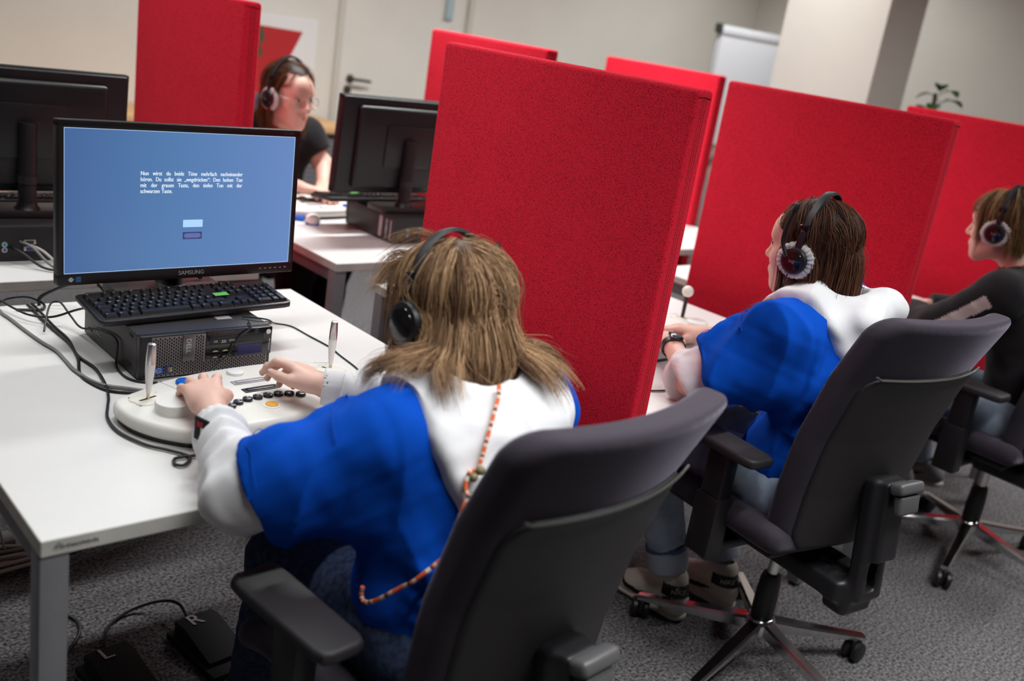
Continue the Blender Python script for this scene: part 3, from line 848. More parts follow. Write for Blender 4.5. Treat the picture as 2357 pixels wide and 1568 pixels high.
# ------------------------------------------------------------------ response console
OUT = [(.239, .376), (.254, .393), (.289, .410), (.322, .427), (.349, .444), (.426, .464), (.513, .475), (.594, .477), (.674, .470), (.690, .454), (.708, .449),
       (.752, .436), (.763, .412), (.757, .375), (.743, .338), (.722, .298), (.695, .258), (.658, .230), (.608, .216), (.554, .211), (.51, .200), (.474, .195), (.422, .193), (.37, .193), (.318, .201),
       (.285, .228), (.261, .259), (.242, .300), (.235, .345)]
OC = (0.50, 0.33)
def console_geo():
    P = spline([(x - OC[0], y - OC[1]) for x, y in OUT], 3, closed=True)
    def fn(X, Y, Z):
        x, y = np.broadcast_arrays(X[:, :, 0], Y[:, :, 0])
        d = np.full(x.shape, 1e9); 
        for i in range(len(P)):
            a, b = P[i], P[(i + 1) % len(P)]
            e = b - a; wx, wy = x - a[0], y - a[1]
            t = np.clip((wx * e[0] + wy * e[1]) / (e @ e + 1e-12), 0, 1)
            d = np.minimum(d, (wx - t * e[0]) ** 2 + (wy - t * e[1]) ** 2)
        d = np.sqrt(d); d[in_poly(x, y, P)] *= -1
        r = 0.011; d2 = d[:, :, None] + r; dz = np.abs(Z - 0.0225) - 0.0145 + r
        return np.sqrt(np.maximum(d2, 0) ** 2 + np.maximum(dz, 0) ** 2) + np.minimum(np.maximum(d2, dz), 0) - r
    s_ = SDF().add(fn, (-0.28, -0.15, 0.006), (0.28, 0.16, 0.038))
    return s_.geo(0.003), P
(CG, CP) = console_geo()
ME_console = quad_mesh('console_body', CG[0], CG[1], M_cream)
M_cblue = mat('button_blue', (0.0, 0.12, 0.62), 0.25)
M_corange = mat('button_orange', (0.85, 0.42, 0.06), 0.3)
M_cred = mat('button_red', (0.6, 0.02, 0.03), 0.3)
M_cgrey = mat('pad_grey', (0.40, 0.39, 0.42), 0.4)
M_cblack = mat('pad_black', (0.014, 0.012, 0.014), 0.35)
M_numb = mat('number_button_black', (0.018, 0.015, 0.018), 0.28)
M_ring = mat('button_ring_white', (0.88, 0.87, 0.85), 0.35)
M_grip = mat('joystick_grip_white', (0.86, 0.83, 0.82), 0.4)
def make_console(ball):
    o = empty('response_console')
    ZC = 0.0372
    def P(x, y): return (x - OC[0], y - OC[1])
    link('body', ME_console, o)
    MB().prism([(x * 0.97, y * 0.955) for x, y in CP], 0.0005, 0.010).obj('underside', M_black, o, False)
    def disc(name, xy, r, h_, m_, dome=0.3, parent=None, z=ZC):
        x, y = P(*xy)
        return MB().lathe([(r, -0.001), (r, h_ * 0.6), (r * 0.93, h_ * 0.9), (r * 0.8, h_), (r * 0.3, h_ * (1 + dome * 0.2)), (0.0005, h_ * (1 + dome * 0.25))], 28).obj(name, m_, parent or o, loc=(x, y, z))
    x, y = P(0.318, 0.297)
    MB().lathe([(0.0345, -0.002), (0.0345, 0.0005), (0.0325, 0.001), (0.0325, 0.017), (0.031, 0.0195), (0.027, 0.0205), (0.0005, 0.0210)], 40).obj('dial', M_cream2, o, loc=(x, y, ZC))
    x, y = P(0.690, 0.325)
    MB().lathe([(0.0335, -0.002), (0.0325, 0.001), (0.0325, 0.013), (0.029, 0.016), (0.0005, 0.0165)], 40).obj('dial', M_cream2, o, loc=(x, y, ZC))
    disc('white_button', (0.508, 0.435), 0.0175, 0.006, M_ring)
    disc('blue_button', (0.392, 0.415), 0.0175, 0.007, M_cblue)
    r_ = disc('orange_button', (0.498, 0.261), 0.0165, 0.002, M_ring)
    MB().lathe([(0.0125, 0), (0.0125, 0.0035), (0.011, 0.0042), (0.0005, 0.0045)], 26).obj('button_cap', M_corange, r_)
    disc('red_button', (0.418, 0.318), 0.010, 0.005, M_cred)
    for k, q in enumerate(((.402, .266), (.423, .279), (.443, .290), (.466, .298), (.489, .3015), (.512, .303), (.535, .3035), (.556, .2985), (.576, .288))):
        b_ = disc('number_button', q, 0.0098, 0.006, M_numb)
        t = MB(); text_on(t, str(k + 1), 0.0085, Matrix.Translation((0, 0, 0.0072))); text_on(t, str(k + 1), 0.0085, Matrix.Translation((0.0003, 0, 0.00725)))
        t.obj('digit', M_white, b_, False)
    for nm, c, m_ in (('grey_pad', (0.5155, 0.387), M_cgrey), ('black_pad', (0.5175, 0.344), M_cblack)):
        x, y = P(*c)
        pd = MB().box((-0.038, -0.0095, -0.001), (0.038, 0.0095, 0.0015), 0.0006).obj(nm, m_, o, loc=(x, y, ZC), rot=(0, 0, 0.05))
        MB().box((-0.031, -0.006, 0.001), (0.031, 0.006, 0.0032), 0.0021, 2).obj('pad_bar', m_, pd)
    for sgn, q, rz in ((-1, (0.298, 0.363), 0.35), (1, (0.708, 0.396), -1.0)):
        x, y = P(*q)
        jp = MB().prism([(0.030 * c_ * (1 + 0.25 * abs(math.sin(2 * a))), 0.024 * s_ * (1 + 0.2 * abs(math.sin(2 * a)))) for a in np.linspace(0, 2 * math.pi, 20, endpoint=False) for c_, s_ in ((math.cos(a), math.sin(a)),)], -0.0005, 0.0014, bev=0.0005).obj('joystick_plate', mat('ivory_plastic', (0.80, 0.76, 0.66), 0.45), o, loc=(x, y, ZC), rot=(0, 0, rz))
        MB().box((-0.019, -0.0025, 0.0012), (0.019, 0.0025, 0.0017)).obj('slot', M_hole, jp, False)
        for a in (0.5, 2.2, 3.7, 5.3):
            MB().lathe([(0.0028, -0.001), (0.0028, 0.0006), (0.001, 0.0007)], 10, M=Matrix.Translation((0.036 * math.cos(a), 0.03 * math.sin(a), 0))).obj('screw', M_grey, jp)
        js = empty('joystick'); js.parent = o; js.location = (x, y, ZC); js.rotation_euler = (0.02, -0.02 * sgn, 0)
        MB().lathe([(0.0032, 0), (0.0032, 0.014)], 12).obj('rod', M_gold, js)
        if ball and sgn > 0:
            MB().lathe([(0.0055, 0.004), (0.0062, 0.05), (0.0068, 0.070)], 16).obj('shaft', M_black, js)
            bm = bmesh.new(); bmesh.ops.create_uvsphere(bm, u_segments=28, v_segments=18, radius=0.0175)
            MB().bm(bm, 0, Matrix.Translation((0, 0, 0.085))).obj('ball_knob', mat('ball_knob_white', (0.86, 0.84, 0.76), 0.3), js)
        else:
            MB().lathe([(0.0042, 0.013), (0.0062, 0.030), (0.0082, 0.052), (0.0088, 0.066), (0.0086, 0.070)], 22).obj('grip', M_grip, js)
            MB().lathe([(0.0088, 0.070), (0.0086, 0.085), (0.0072, 0.107), (0.0066, 0.1095), (0.003, 0.1105), (0.0005, 0.1107)], 24).obj('metal_tip', M_steel, js)
    t = MB(); x, y = P(0.715, 0.438); text_on(t, 'SCHUHFRIED', 0.007, Matrix.Translation((x, y, ZC + 0.0003)) @ RotM('Z', -0.28)); t.obj('maker_print', M_grey, o, False)
    x, y = P(0.349, 0.444); x2, y2 = P(0.352, 0.365)
    MB().tube([(x, y - 0.004, ZC - 0.0006), ((x + x2) / 2 + 0.012, (y + y2) / 2, ZC - 0.0001), (x2 + 0.02, y2, ZC - 0.0004)], 0.0012, 6).obj('wing_seam', mat('console_seam', (0.68, 0.64, 0.59), 0.5), o)
    return o
CON1 = make_console(False); CON1.location = (OC[0], OC[1], ZT)
finish(CON1, 'white response console with coloured buttons under the hands of the nearest hoodie wearer', 'console', 'white response consoles')
CON2 = make_console(True); CON2.location = (OC[0] + 1.269, OC[1] + 0.062, ZT)
finish(CON2, 'white response console with a ball joystick on the second desk', 'console', 'white response consoles')
CONB = copy_tree(CON1); CONB.location = (1.60, 2.02, ZT); CONB.rotation_euler = (0, 0, math.pi)
finish(CONB, 'white response console in front of the woman facing the camera', 'console')
CONC = copy_tree(CON1); CONC.location = (3.02, 1.62, ZT); CONC.rotation_euler = (0, 0, math.pi)
finish(CONC, 'white response console on the far desk glimpsed between two red dividers', 'console')
mm = empty('mouse', (1.50, 1.83, ZT), 2.6, 'white computer mouse with blue base beside the woman console', 'mouse')
g = SDF().ell((0, 0, 0.008), (0.028, 0.05, 0.026), 0.0).plane((0, 0, 0.004), (0, 0, -1)).geo(0.003)
link('shell', quad_mesh('shell', g[0], g[1], M_cream2), mm)
MB().box((-0.024, -0.042, 0.0), (0.024, 0.042, 0.0055), 0.002).obj('base', M_cblue, mm)
MB().box((0.03, -0.05, 0.0), (0.075, 0.0, 0.014), 0.005).obj('light_block', M_cblue, mm)

# ------------------------------------------------------------------ cables on the nearest desk
def cable(pts, r, m_, label, cat='cable', n=8):
    return finish(MB().tube(spline(pts, n), r, 8).obj('cable', m_), label, cat)
z_ = ZT + 0.0035
def zz(l, z): return [(x, y, z) for x, y in l]
cable([(0.215, 1.10, 0.68), (0.222, 1.078, 0.712)] + zz([(0.223, 1.045), (0.224, 1.005), (.229, .969), (.236, .885), (.245, .803), (.256, .741), (.255, .674), (.254, .625), (.263, .564), (.281, .526), (.311, .502), (.345, .472)], z_ + 0.001), 0.0035, M_cable_g, 'grey cable running down the left of the nearest desk to the console')
cable([(0.297, 1.10, 0.66), (0.296, 1.082, 0.712)] + zz([(0.294, 1.04), (.291, .967), (.293, .87), (.295, .779), (.282, .687), (.258, .603), (.263, .542), (.283, .497), (.33, .470)], z_), 0.0032, M_cable, 'black cable beside the grey cable ending behind the console left wing')
cable([(0.31, 1.10, 0.66), (0.308, 1.082, 0.712)] + zz([(.304, 1.045), (.30, .898), (.301, .805), (.288, .721), (.288, .679), (.294, .617), (.281, .525), (.264, .465), (.248, .425), (.229, .372), (.226, .309), (.247, .245), (.272, .212), (.291, .185), (.295, .166), (.275, .145), (.263, .152), (.266, .168), (.280, .175), (.325, .169)], z_ + 0.0012), 0.0028, M_cable, 'long black cable curving round the console to a loop at the sleeve')
cable([(0.20, 1.085, 0.745), (0.23, 1.05, 0.742), (0.245, 1.002, 0.738), (0.266, 0.953, 0.735), (0.301, 0.915, 0.74), (0.335, 0.875, 0.765), (0.345, 0.80, 0.80), (0.345, 0.752, 0.838)], 0.0026, M_cable, 'thin black keyboard cable rising to the left end of the keyboard')
cable([(0.268, 0.86, 0.727), (0.285, 0.90, 0.745), (0.305, 0.935, 0.765), (0.322, 0.925, 0.77), (0.330, 0.88, 0.752), (0.336, 0.83, 0.74), (0.3425, 0.755, 0.760), (0.3435, 0.67, 0.775), (0.343, 0.637, 0.772), (0.343, 0.636, 0.747), (0.340, 0.632, 0.728), (0.334, 0.602, ZT + 0.003), (0.336, 0.552, ZT + 0.003), (0.361, 0.522, ZT + 0.003), (0.42, 0.505, ZT + 0.003)], 0.0023, M_cable, 'thin black cable hanging over the side of the small desktop computer')
cable([(0.60, 0.60, 0.820), (0.64, 0.57, 0.8205), (0.675, 0.60, 0.80), (0.735, 0.73, 0.75), (0.77, 0.80, 0.730)] + zz([(.800, .80), (.826, .770), (.832, .697), (.839, .607), (.832, .55), (.822, .458), (.802, .446)], ZT + 0.0022), 0.0018, M_cable_green, 'thin dark green cable running across the right of the nearest desk')
cable([(0.600, 0.57, 0.8195), (0.588, 0.535, 0.8205), (0.582, 0.528, 0.815), (0.557, 0.527, 0.797), (0.537, 0.527, 0.765), (0.512, 0.526, 0.745), (0.483, 0.522, 0.727), (0.45, 0.50, ZT + 0.003)], 0.0016, M_cable, 'thin dark cable hanging across the front of the small desktop computer')
cable([(0.02, 1.16, 1.0), (0.10, 1.16, 0.93), (0.165, 1.15, 0.87), (0.195, 1.13, 0.80), (0.205, 1.13, 0.70), (0.20, 1.15, 0.60)], 0.0042, M_cable, 'thick dark cable dropping through the gap behind the nearest desk at left')
cable([(0.225, 1.07, 0.727), (0.26, 1.085, 0.735), (0.30, 1.075, 0.738), (0.325, 1.05, 0.727), (0.31, 1.02, 0.724), (0.26, 1.03, 0.724)], 0.003, M_cable, 'black cable knot lying at the back edge of the nearest desk')
cable([(0.33, 1.08, 0.70), (0.318, 1.06, 0.735), (0.335, 1.05, 0.755), (0.375, 1.04, 0.775), (0.40, 1.00, 0.79)], 0.0045, M_cable, 'thick black cable arching up behind the keyboard left end')
cable(zz([(1.80, .36), (1.88, .33), (1.96, .31), (2.05, .25), (2.10, .17)], ZT + 0.003), 0.0028, M_cable_g, 'grey cable running along the right side of the second desk')
cable(zz([(1.33, .18), (1.40, .13), (1.47, .10), (1.55, .09), (1.66, .06)], ZT + 0.003), 0.0022, M_cable, 'black cable lying along the front of the second desk')
# cables behind the left rear computer
for k, (a, m_, lab) in enumerate((((0.36, 0.76), M_cable, 'black'), ((0.385, 0.775), M_cable_g, 'grey'), ((0.41, 0.765), M_cable_w, 'pale'))):
    cable([(a[0], 1.445, a[1]), (a[0] + 0.02, 1.40, a[1] - 0.006), (a[0] + 0.06, 1.34, ZT + 0.008), (a[0] + 0.14, 1.28, ZT + 0.006), (a[0] + 0.2, 1.245, 0.66)], 0.0035, m_, lab + ' plug lead behind the left rear computer')

# ------------------------------------------------------------------ under the desks
M_pedal = mat('pedal_rubber', (0.004, 0.0035, 0.004), 0.75)
def make_pedal(x, y, ch, label):
    o = empty('foot_pedal', (x, y, 0), 0.10, label, 'pedal', 'foot pedals')
    MB().box((-0.062, -0.14, 0.0), (0.062, 0.075, 0.018), 0.004).obj('base_plate', M_pedal, o)
    wedge = [(-0.10, 0.018), (0.06, 0.018), (0.06, 0.052), (0.02, 0.056), (-0.10, 0.028)]
    M_ = Matrix(((0, 0, 1, -0.05), (1, 0, 0, 0), (0, 1, 0, 0), (0, 0, 0, 1)))
    MB().prism(wedge, 0.0, 0.10, M=M_, bev=0.003).obj('treadle', M_pedal, o)
    t = MB(); text_on(t, ch, 0.062, frame((-0.012, 0.034, 0.0562), (1, 0.0, 0), (0, 1, -0.06)), sx=0.9); text_on(t, ch, 0.062, frame((-0.0105, 0.034, 0.0563), (1, 0, 0), (0, 1, -0.06)), sx=0.9)
    t.obj('letter', mat('pedal_letter', (0.62, 0.58, 0.58), 0.6), o, False)
    return o
make_pedal(0.335, 0.545, 'L', 'black foot pedal marked L on the carpet under the nearest desk')
make_pedal(0.556, 0.575, 'R', 'black foot pedal marked R on the carpet under the nearest desk')
cable([(0.545, 0.65, 0.03), (0.543, 0.70, 0.045), (0.522, 0.745, 0.035), (0.48, 0.775, 0.016), (0.43, 0.772, 0.006), (0.38, 0.735, 0.005), (0.352, 0.66, 0.012), (0.345, 0.62, 0.02)], 0.004, M_cable, 'black cable arching between the two foot pedals')
cable(zz([(0.27, 0.88), (0.31, 0.85), (0.332, 0.80), (0.322, 0.75), (0.285, 0.70), (0.25, 0.66)], 0.005), 0.004, M_cable, 'black cable on the carpet behind the nearest desk leg')
cable(zz([(0.36, 0.47), (0.29, 0.52), (0.25, 0.50), (0.20, 0.45), (0.16, 0.36)], 0.005), 0.004, M_cable, 'black cable leaving the L pedal on the left')
ps = empty('power_strip', (0.20, 1.19, 0), 0.05, 'grey power strip on the carpet at the left picture edge', 'power strip')
MB().box((-0.16, -0.03, 0.0), (0.10, 0.03, 0.045), 0.006).obj('housing', M_grey, ps)
for k in range(4):
    MB().lathe([(0.019, 0.0), (0.019, 0.001), (0.017, 0.0012), (0.016, -0.004)], 18, cap=False, M=Matrix.Translation((-0.13 + k * 0.05, 0, 0.0455))).obj('socket', M_black, ps)
for k in range(8):
    dy = 0.012 * k; r = random.Random(k)
    cable([(0.02, 1.06 + dy * 1.1 + r.uniform(-.01, .01), 0.012 + 0.010 * (k % 3)), (0.13, 1.045 + dy + r.uniform(-.02, .02), 0.02 + 0.012 * (k % 3)), (0.24, 1.055 + dy * 1.3, 0.018 + 0.008 * ((k + 1) % 4)), (0.36, 1.09 + dy, 0.012 + 0.007 * (k % 2)), (0.46, 1.12 + dy, 0.006)], 0.0052, M_cable_w if k % 3 != 2 else M_cable_g,
          'pale cable in the bundle on the carpet behind the nearest desk leg')['group'] = 'bundled pale cables'
cable([(0.16, 1.17, 0.38), (0.20, 1.16, 0.26), (0.24, 1.13, 0.14), (0.26, 1.12, 0.05)], 0.003, M_cable_w, 'thin pale cable hanging behind the nearest desk leg')
cable([(0.36, 0.99, 0.25), (0.45, 1.01, 0.30), (0.56, 1.03, 0.345), (0.70, 1.05, 0.40)], 0.0022, M_cable_w, 'thin grey cable strung under the nearest desk')
# ------------------------------------------------------------------ office chairs
M_fab = mat('chair_fabric', (0.043, 0.035, 0.046), 0.9, var=0.1, vscale=700, bump=0.35, bscale=900, spec=0.15, sheen=0.45)
M_fab.node_tree.nodes['Principled BSDF'].inputs['Sheen Tint'].default_value = (0.85, 0.75, 0.95, 1)
M_fab.node_tree.nodes['Principled BSDF'].inputs['Sheen Roughness'].default_value = 0.35
M_shell = mat('chair_shell_plastic', (0.017, 0.0135, 0.015), 0.55, bump=0.12, bscale=900)
M_lip = mat('chair_lip_plastic', (0.10, 0.10, 0.09), 0.4)
M_pad = mat('armrest_rubber', (0.020, 0.016, 0.019), 0.6, bump=0.08, bscale=900)
M_cap = mat('bracket_cap_plastic', (0.09, 0.085, 0.088), 0.4, bump=0.05, bscale=900)
_PZ = [0.40, 0.45, 0.60, 0.75, 0.90, 1.06, 1.12]; _PY = [-0.10, -0.10, -0.118, -0.148, -0.195, -0.268, -0.298]
def back_y(x, z, hw=0.225):
    return np.interp(z, _PZ, _PY) - 0.048 * (1 - np.clip(x / hw, -1.2, 1.2) ** 2)
def _bw(off):
    def w_(x, y, z):
        Z = z + 0.755
        sc = np.interp(Z, [0.45, 0.7, 1.06], [0.88, 0.96, 1.0])
        yy = y - (back_y(x, Z) + off)
        return [x / sc + 0 * y + 0 * z, yy + 0 * x, z + 0 * x + 0 * y]
    return w_
def _slab(hx, hy, z0, z1, r, off, h=0.0055):
    s_ = SDF()
    zc = (z0 + z1) / 2
    base = _bw(off)
    def fn(X, Y, Z):
        q = base(X, Y, Z - 0.755)
        ax = np.abs(q[0]) - (hx - 0.05); az = np.abs(q[2] + 0.755 - zc) - ((z1 - z0) / 2 - 0.05)
        d2 = np.sqrt(np.maximum(ax, 0) ** 2 + np.maximum(az, 0) ** 2) + np.minimum(np.maximum(ax, az), 0) - 0.05 + r
        dy = np.abs(q[1]) - hy + r
        return np.sqrt(np.maximum(d2, 0) ** 2 + np.maximum(dy, 0) ** 2) + np.minimum(np.maximum(d2, dy), 0) - r
    s_.add(fn, (-hx - 0.02, -0.40, z0 - 0.02), (hx + 0.02, -0.03, z1 + 0.02))
    return s_.geo(h)
g = _slab(0.228, 0.033, 0.455, 1.065, 0.022, 0.0); ME_cush = quad_mesh('backrest', relax(g[0], g[1], 1), g[1], M_fab)
g = _slab(0.203, 0.010, 0.455, 0.925, 0.008, -0.033, 0.005); ME_shell = quad_mesh('back_shell', relax(g[0], g[1], 1), g[1], M_shell)
def _seat():
    s_ = SDF()
    def wp(x, y, z):
        return [x, y + 0 * x, z - 0.02 * (x / 0.24) ** 2 + 0.035 * np.clip((y - 0.12) / 0.12, 0, 1) ** 2]
    s_.rbox((0, 0.075, 0.455), (0.245, 0.235, 0.035), 0.032, warp=wp)
    return s_.geo(0.006)
g = _seat(); ME_seat = quad_mesh('seat', relax(g[0], g[1], 1), g[1], M_fab)
def _bracket():
    s_ = SDF()
    R = np.array(Matrix.Rotation(-0.12, 3, 'X'))
    s_.rbox((0, -0.245, 0.50), (0.048, 0.020, 0.155), 0.012, R=R)
    s_.rbox((0, -0.265, 0.56), (0.038, 0.022, 0.10), 0.010, k=0.02, R=R)
    s_.rbox((0, -0.11, 0.362), (0.075, 0.135, 0.028), 0.014, k=0.03)
    s_.rbox((0, -0.225, 0.335), (0.055, 0.035, 0.035), 0.014, k=0.02)
    s_.rbox((0.0, -0.225, 0.420), (0.018, 0.09, 0.045), 0.010, k=0.005, op='s')
    return s_.geo(0.005)
g = _bracket(); ME_brk = quad_mesh('back_bracket', relax(g[0], g[1], 1), g[1], M_black)
lip = []
for x in np.linspace(-0.192, 0.192, 25):
    z = 0.925 + (0.008 if abs(x) > 0.18 else 0)
    sc = float(np.interp(z, [0.45, 0.7, 1.06], [0.88, 0.96, 1.0]))
    lip.append((x * sc, float(back_y(x * sc, z)) - 0.043, z - 0.003))
ME_lip = MB().tube(lip, 0.0028, 8).mesh('shell_lip', M_lip, True)
R5 = np.radians(116 + 8)
def make_chair():
    o = empty('office_chair')
    link('backrest', ME_cush, o); sh = link('back_shell', ME_shell, o); link('shell_lip', ME_lip, sh); link('seat', ME_seat, o)
    MB().box((-0.19, -0.12, 0.405), (0.19, 0.25, 0.425), 0.008).obj('seat_pan', M_black, o)
    br = link('back_bracket', ME_brk, o)
    MB().box((-0.044, -0.022, -0.014), (0.044, 0.016, 0.014), 0.009, 3).obj('bracket_cap', M_cap, br, loc=(0, -0.2905, 0.6565), rot=(-0.35, 0, 0))
    MB().box((-0.036, -0.014, -0.026), (0.036, 0.010, 0.022), 0.008, 3).obj('bracket_lever', M_cap, br, loc=(0, -0.300, 0.622), rot=(-0.16, 0, 0))
    MB().box((-0.07, -0.10, 0.34), (0.07, 0.12, 0.404), 0.016, 3).obj('mechanism', M_black, o)
    MB().tube([(-0.05, 0.02, 0.385), (-0.20, 0.03, 0.385), (-0.235, 0.03, 0.385)], 0.006, 8).obj('lever_rod', M_black, o)
    MB().lathe([(0.022, 0), (0.022, 0.018), (0.018, 0.022)], 18, M=Matrix.Translation((-0.232, 0.03, 0.385)) @ RotM('Y', -math.pi / 2)).obj('lever_knob', M_black, o)
    for sg in (-1, 1):
        a = empty('armrest'); a.parent = o; a.location = (0.26 * sg, 0, 0)
        pad = [(-0.046, 0.12), (-0.043, 0.152), (-0.030, 0.162), (0.030, 0.162), (0.043, 0.152), (0.046, 0.12), (0.042, -0.07), (0.036, -0.088), (0.022, -0.094), (-0.022, -0.094), (-0.036, -0.088), (-0.042, -0.07)]
        MB().prism(pad, 0.640, 0.664, bev=0.008, seg=3).obj('arm_pad', M_pad, a)
        MB().box((-0.022, -0.005, 0.50), (0.022, 0.058, 0.642), 0.006, 2).obj('arm_post', M_black, a)
        MB().box((-0.028, -0.012, 0.36), (0.028, 0.066, 0.52), 0.008, 2).obj('arm_sleeve', M_black, a)
        MB().box((min(-0.02, -0.20 * sg), -0.005, 0.372), (max(0.02, -0.20 * sg), 0.055, 0.398), 0.006).obj('arm_bar', M_black, a)
    MB().lathe([(0.026, 0.135), (0.030, 0.14), (0.030, 0.20), (0.027, 0.25), (0.023, 0.262)], 24).obj('column_cover', M_black, o)
    MB().lathe([(0.014, 0.25), (0.014, 0.352)], 18).obj('gas_spring', M_steel, o)
    MB().lathe([(0.026, 0.085), (0.040, 0.092), (0.042, 0.122), (0.036, 0.134), (0.030, 0.137)], 28).obj('base_hub', M_chrome, o)
    for k in range(5):
        a = R5 + k * 2 * math.pi / 5
        lg = MB()
        n = 9; vs = []
        for i, t in enumerate(np.linspace(0, 1, n)):
            x = 0.03 + 0.30 * t; zt = 0.130 - 0.055 * t ** 0.9; hw = 0.021 - 0.008 * t; hh = 0.036 - 0.021 * t
            vs += [(x, -hw * 0.72, zt), (x, hw * 0.72, zt), (x, hw, zt - 0.006), (x, hw * 0.9, zt - hh), (x, -hw * 0.9, zt - hh), (x, -hw, zt - 0.006)]
        fs = [(i * 6 + j, (i + 1) * 6 + j, (i + 1) * 6 + (j + 1) % 6, i * 6 + (j + 1) % 6) for i in range(n - 1) for j in range(6)]
        fs += [tuple(range(6)), tuple((n - 1) * 6 + j for j in range(6))[::-1]]
        lg.add(vs, [f_[::-1] for f_ in fs])
        lg.obj('base_leg', M_chrome, o, rot=(0, 0, a), ang=25)
        c = empty('caster'); c.parent = o; c.location = (0.318 * math.cos(a), 0.318 * math.sin(a), 0); c.rotation_euler = (0, 0, a * 2.3 + 0.6)
        for sx in (-1, 1):
            MB().lathe([(0.010, -0.010), (0.024, -0.009), (0.0285, -0.005), (0.0285, 0.005), (0.024, 0.009), (0.010, 0.010)], 24, M=Matrix.Translation((sx * 0.015, 0.012, 0.0285)) @ RotM('Y', math.pi / 2)).obj('wheel', M_black, c)
        MB().box((-0.006, -0.016, 0.020), (0.006, 0.024, 0.062), 0.004).lathe([(0.012, 0.050), (0.012, 0.066)], 14).obj('caster_fork', M_black, c)
    return o
CH1 = make_chair(); CH1.location = (0.614, -0.222, 0); CH1.rotation_euler = (0, 0, math.radians(4.4))
finish(CH1, 'black office chair of the nearest hoodie wearer, its back filling the lower middle', 'chair', 'black office chairs')
for a in [c for c in CH1.children if c.name.startswith('armrest')]: a.location.x *= 0.30 / 0.26
CH2 = copy_tree(CH1); CH2.location = (1.775, -0.15, 0); CH2.rotation_euler = (0, 0, math.radians(-8))
for a in [c for c in CH2.children if c.name.startswith('armrest')]: a.location.x *= 0.26 / 0.30
finish(CH2, 'black office chair with chrome star base of the second hoodie wearer', 'chair')
for c in CH1.children:      # this seat is set a little lower
    if not c.name.startswith(('base_', 'caster', 'column_cover')): c.location.z -= 0.030
for a in [c for c in CH1.children if c.name.startswith('armrest')]: a.location.y += 0.02
CH3 = copy_tree(CH2); CH3.location = (3.03, -0.15, 0); CH3.rotation_euler = (0, 0, math.radians(-2))
finish(CH3, 'black office chair with chrome base of the person in black', 'chair')
CHW = copy_tree(CH2); CHW.location = (1.70, 2.62, 0); CHW.rotation_euler = (0, 0, math.pi + 0.25)
finish(CHW, 'dark office chair of the woman facing the camera', 'chair')
# ------------------------------------------------------------------ people
def skin_mat(name, c, c2):
    m = mat(name, c, 0.5, col2=c2, vscale=14, detail=4, bump=0.06, bscale=700, spec=0.4)
    b = m.node_tree.nodes['Principled BSDF']
    b.inputs['Subsurface Weight'].default_value = 0.12
    b.inputs['Subsurface Radius'].default_value = (0.008, 0.003, 0.0015)
    b.inputs['Subsurface Scale'].default_value = 1.0
    return m
M_skin = skin_mat('skin_light', (0.74, 0.43, 0.335), (0.79, 0.50, 0.41))
M_nail = mat('fingernail', (0.78, 0.50, 0.44), 0.3)
M_lips = mat('lips', (0.50, 0.16, 0.14), 0.45)
M_eye = mat('eye_white', (0.75, 0.73, 0.70), 0.2)
M_iris = mat('eye_iris', (0.05, 0.035, 0.025), 0.15)
M_brow = mat('eyebrow_hair', (0.10, 0.05, 0.03), 0.7)
M_blue = mat('blue_sweatshirt_fabric', (0.0012, 0.072, 0.50), 0.9, var=0.05, vscale=400, bump=0.15, bscale=900, spec=0.12)
M_rib = mat('blue_rib_knit', (0.0012, 0.060, 0.42), 0.9, bump=0.5, bscale=60, stretch=(14, 14, 0.6), spec=0.2)
M_whc = mat('white_sweatshirt_fabric', (0.80, 0.78, 0.80), 0.9, var=0.02, vscale=300, bump=0.15, bscale=900, spec=0.2)
M_whcuff = mat('white_rib_knit', (0.80, 0.78, 0.79), 0.9, bump=0.25, bscale=1200, spec=0.2)
M_blk = mat('black_cotton', (0.012, 0.010, 0.012), 0.9, bump=0.2, bscale=700, spec=0.2, sheen=0.1)
M_jeans = mat('dark_denim', (0.018, 0.026, 0.060), 0.9, col2=(0.05, 0.07, 0.13), vscale=90, detail=6, bump=0.3, bscale=900, spec=0.15)
M_jeansl = mat('light_denim', (0.27, 0.33, 0.43), 0.9, col2=(0.40, 0.45, 0.54), vscale=30, detail=6, bump=0.3, bscale=900, spec=0.15)
M_redc = mat('red_collar_fabric', (0.42, 0.01, 0.02), 0.8)
M_shoe = mat('shoe_leather', (0.78, 0.70, 0.61), 0.55, var=0.05, vscale=40, bump=0.1, bscale=300)
M_sole = mat('shoe_sole_rubber', (0.72, 0.64, 0.61), 0.6)
M_shoeg = mat('shoe_grey_suede', (0.30, 0.28, 0.28), 0.8)

def Rhead(yaw, pitch, roll=0.0):
    return np.array(Matrix.Rotation(yaw, 3, 'Z') @ Matrix.Rotation(pitch, 3, 'X') @ Matrix.Rotation(roll, 3, 'Y'))

class Head:
    def __init__(s, c, yaw, pitch, roll=0.0, sc=1.0):
        s.c = V3(c, float); s.R = Rhead(yaw, pitch, roll); s.sc = sc
    def w(s, p): return s.c + (V3(p, float) * s.sc) @ s.R.T
    def loc(s, P): return ((np.asarray(P) - s.c) @ s.R) / s.sc
    def M(s):
        A = s.R * s.sc
        return Matrix([[*A[i], s.c[i]] for i in range(3)] + [[0, 0, 0, 1]])
    def ell(s, S, c, r, k=0.015, op='u', R=None):
        S.ell(s.w(c), V3(r) * s.sc, k, op, s.R if R is None else s.R @ R)
    def cone(s, S, a, b, ra, rb, k=0.015, op='u'):
        S.cone(s.w(a), s.w(b), ra * s.sc, rb * s.sc, k, op)

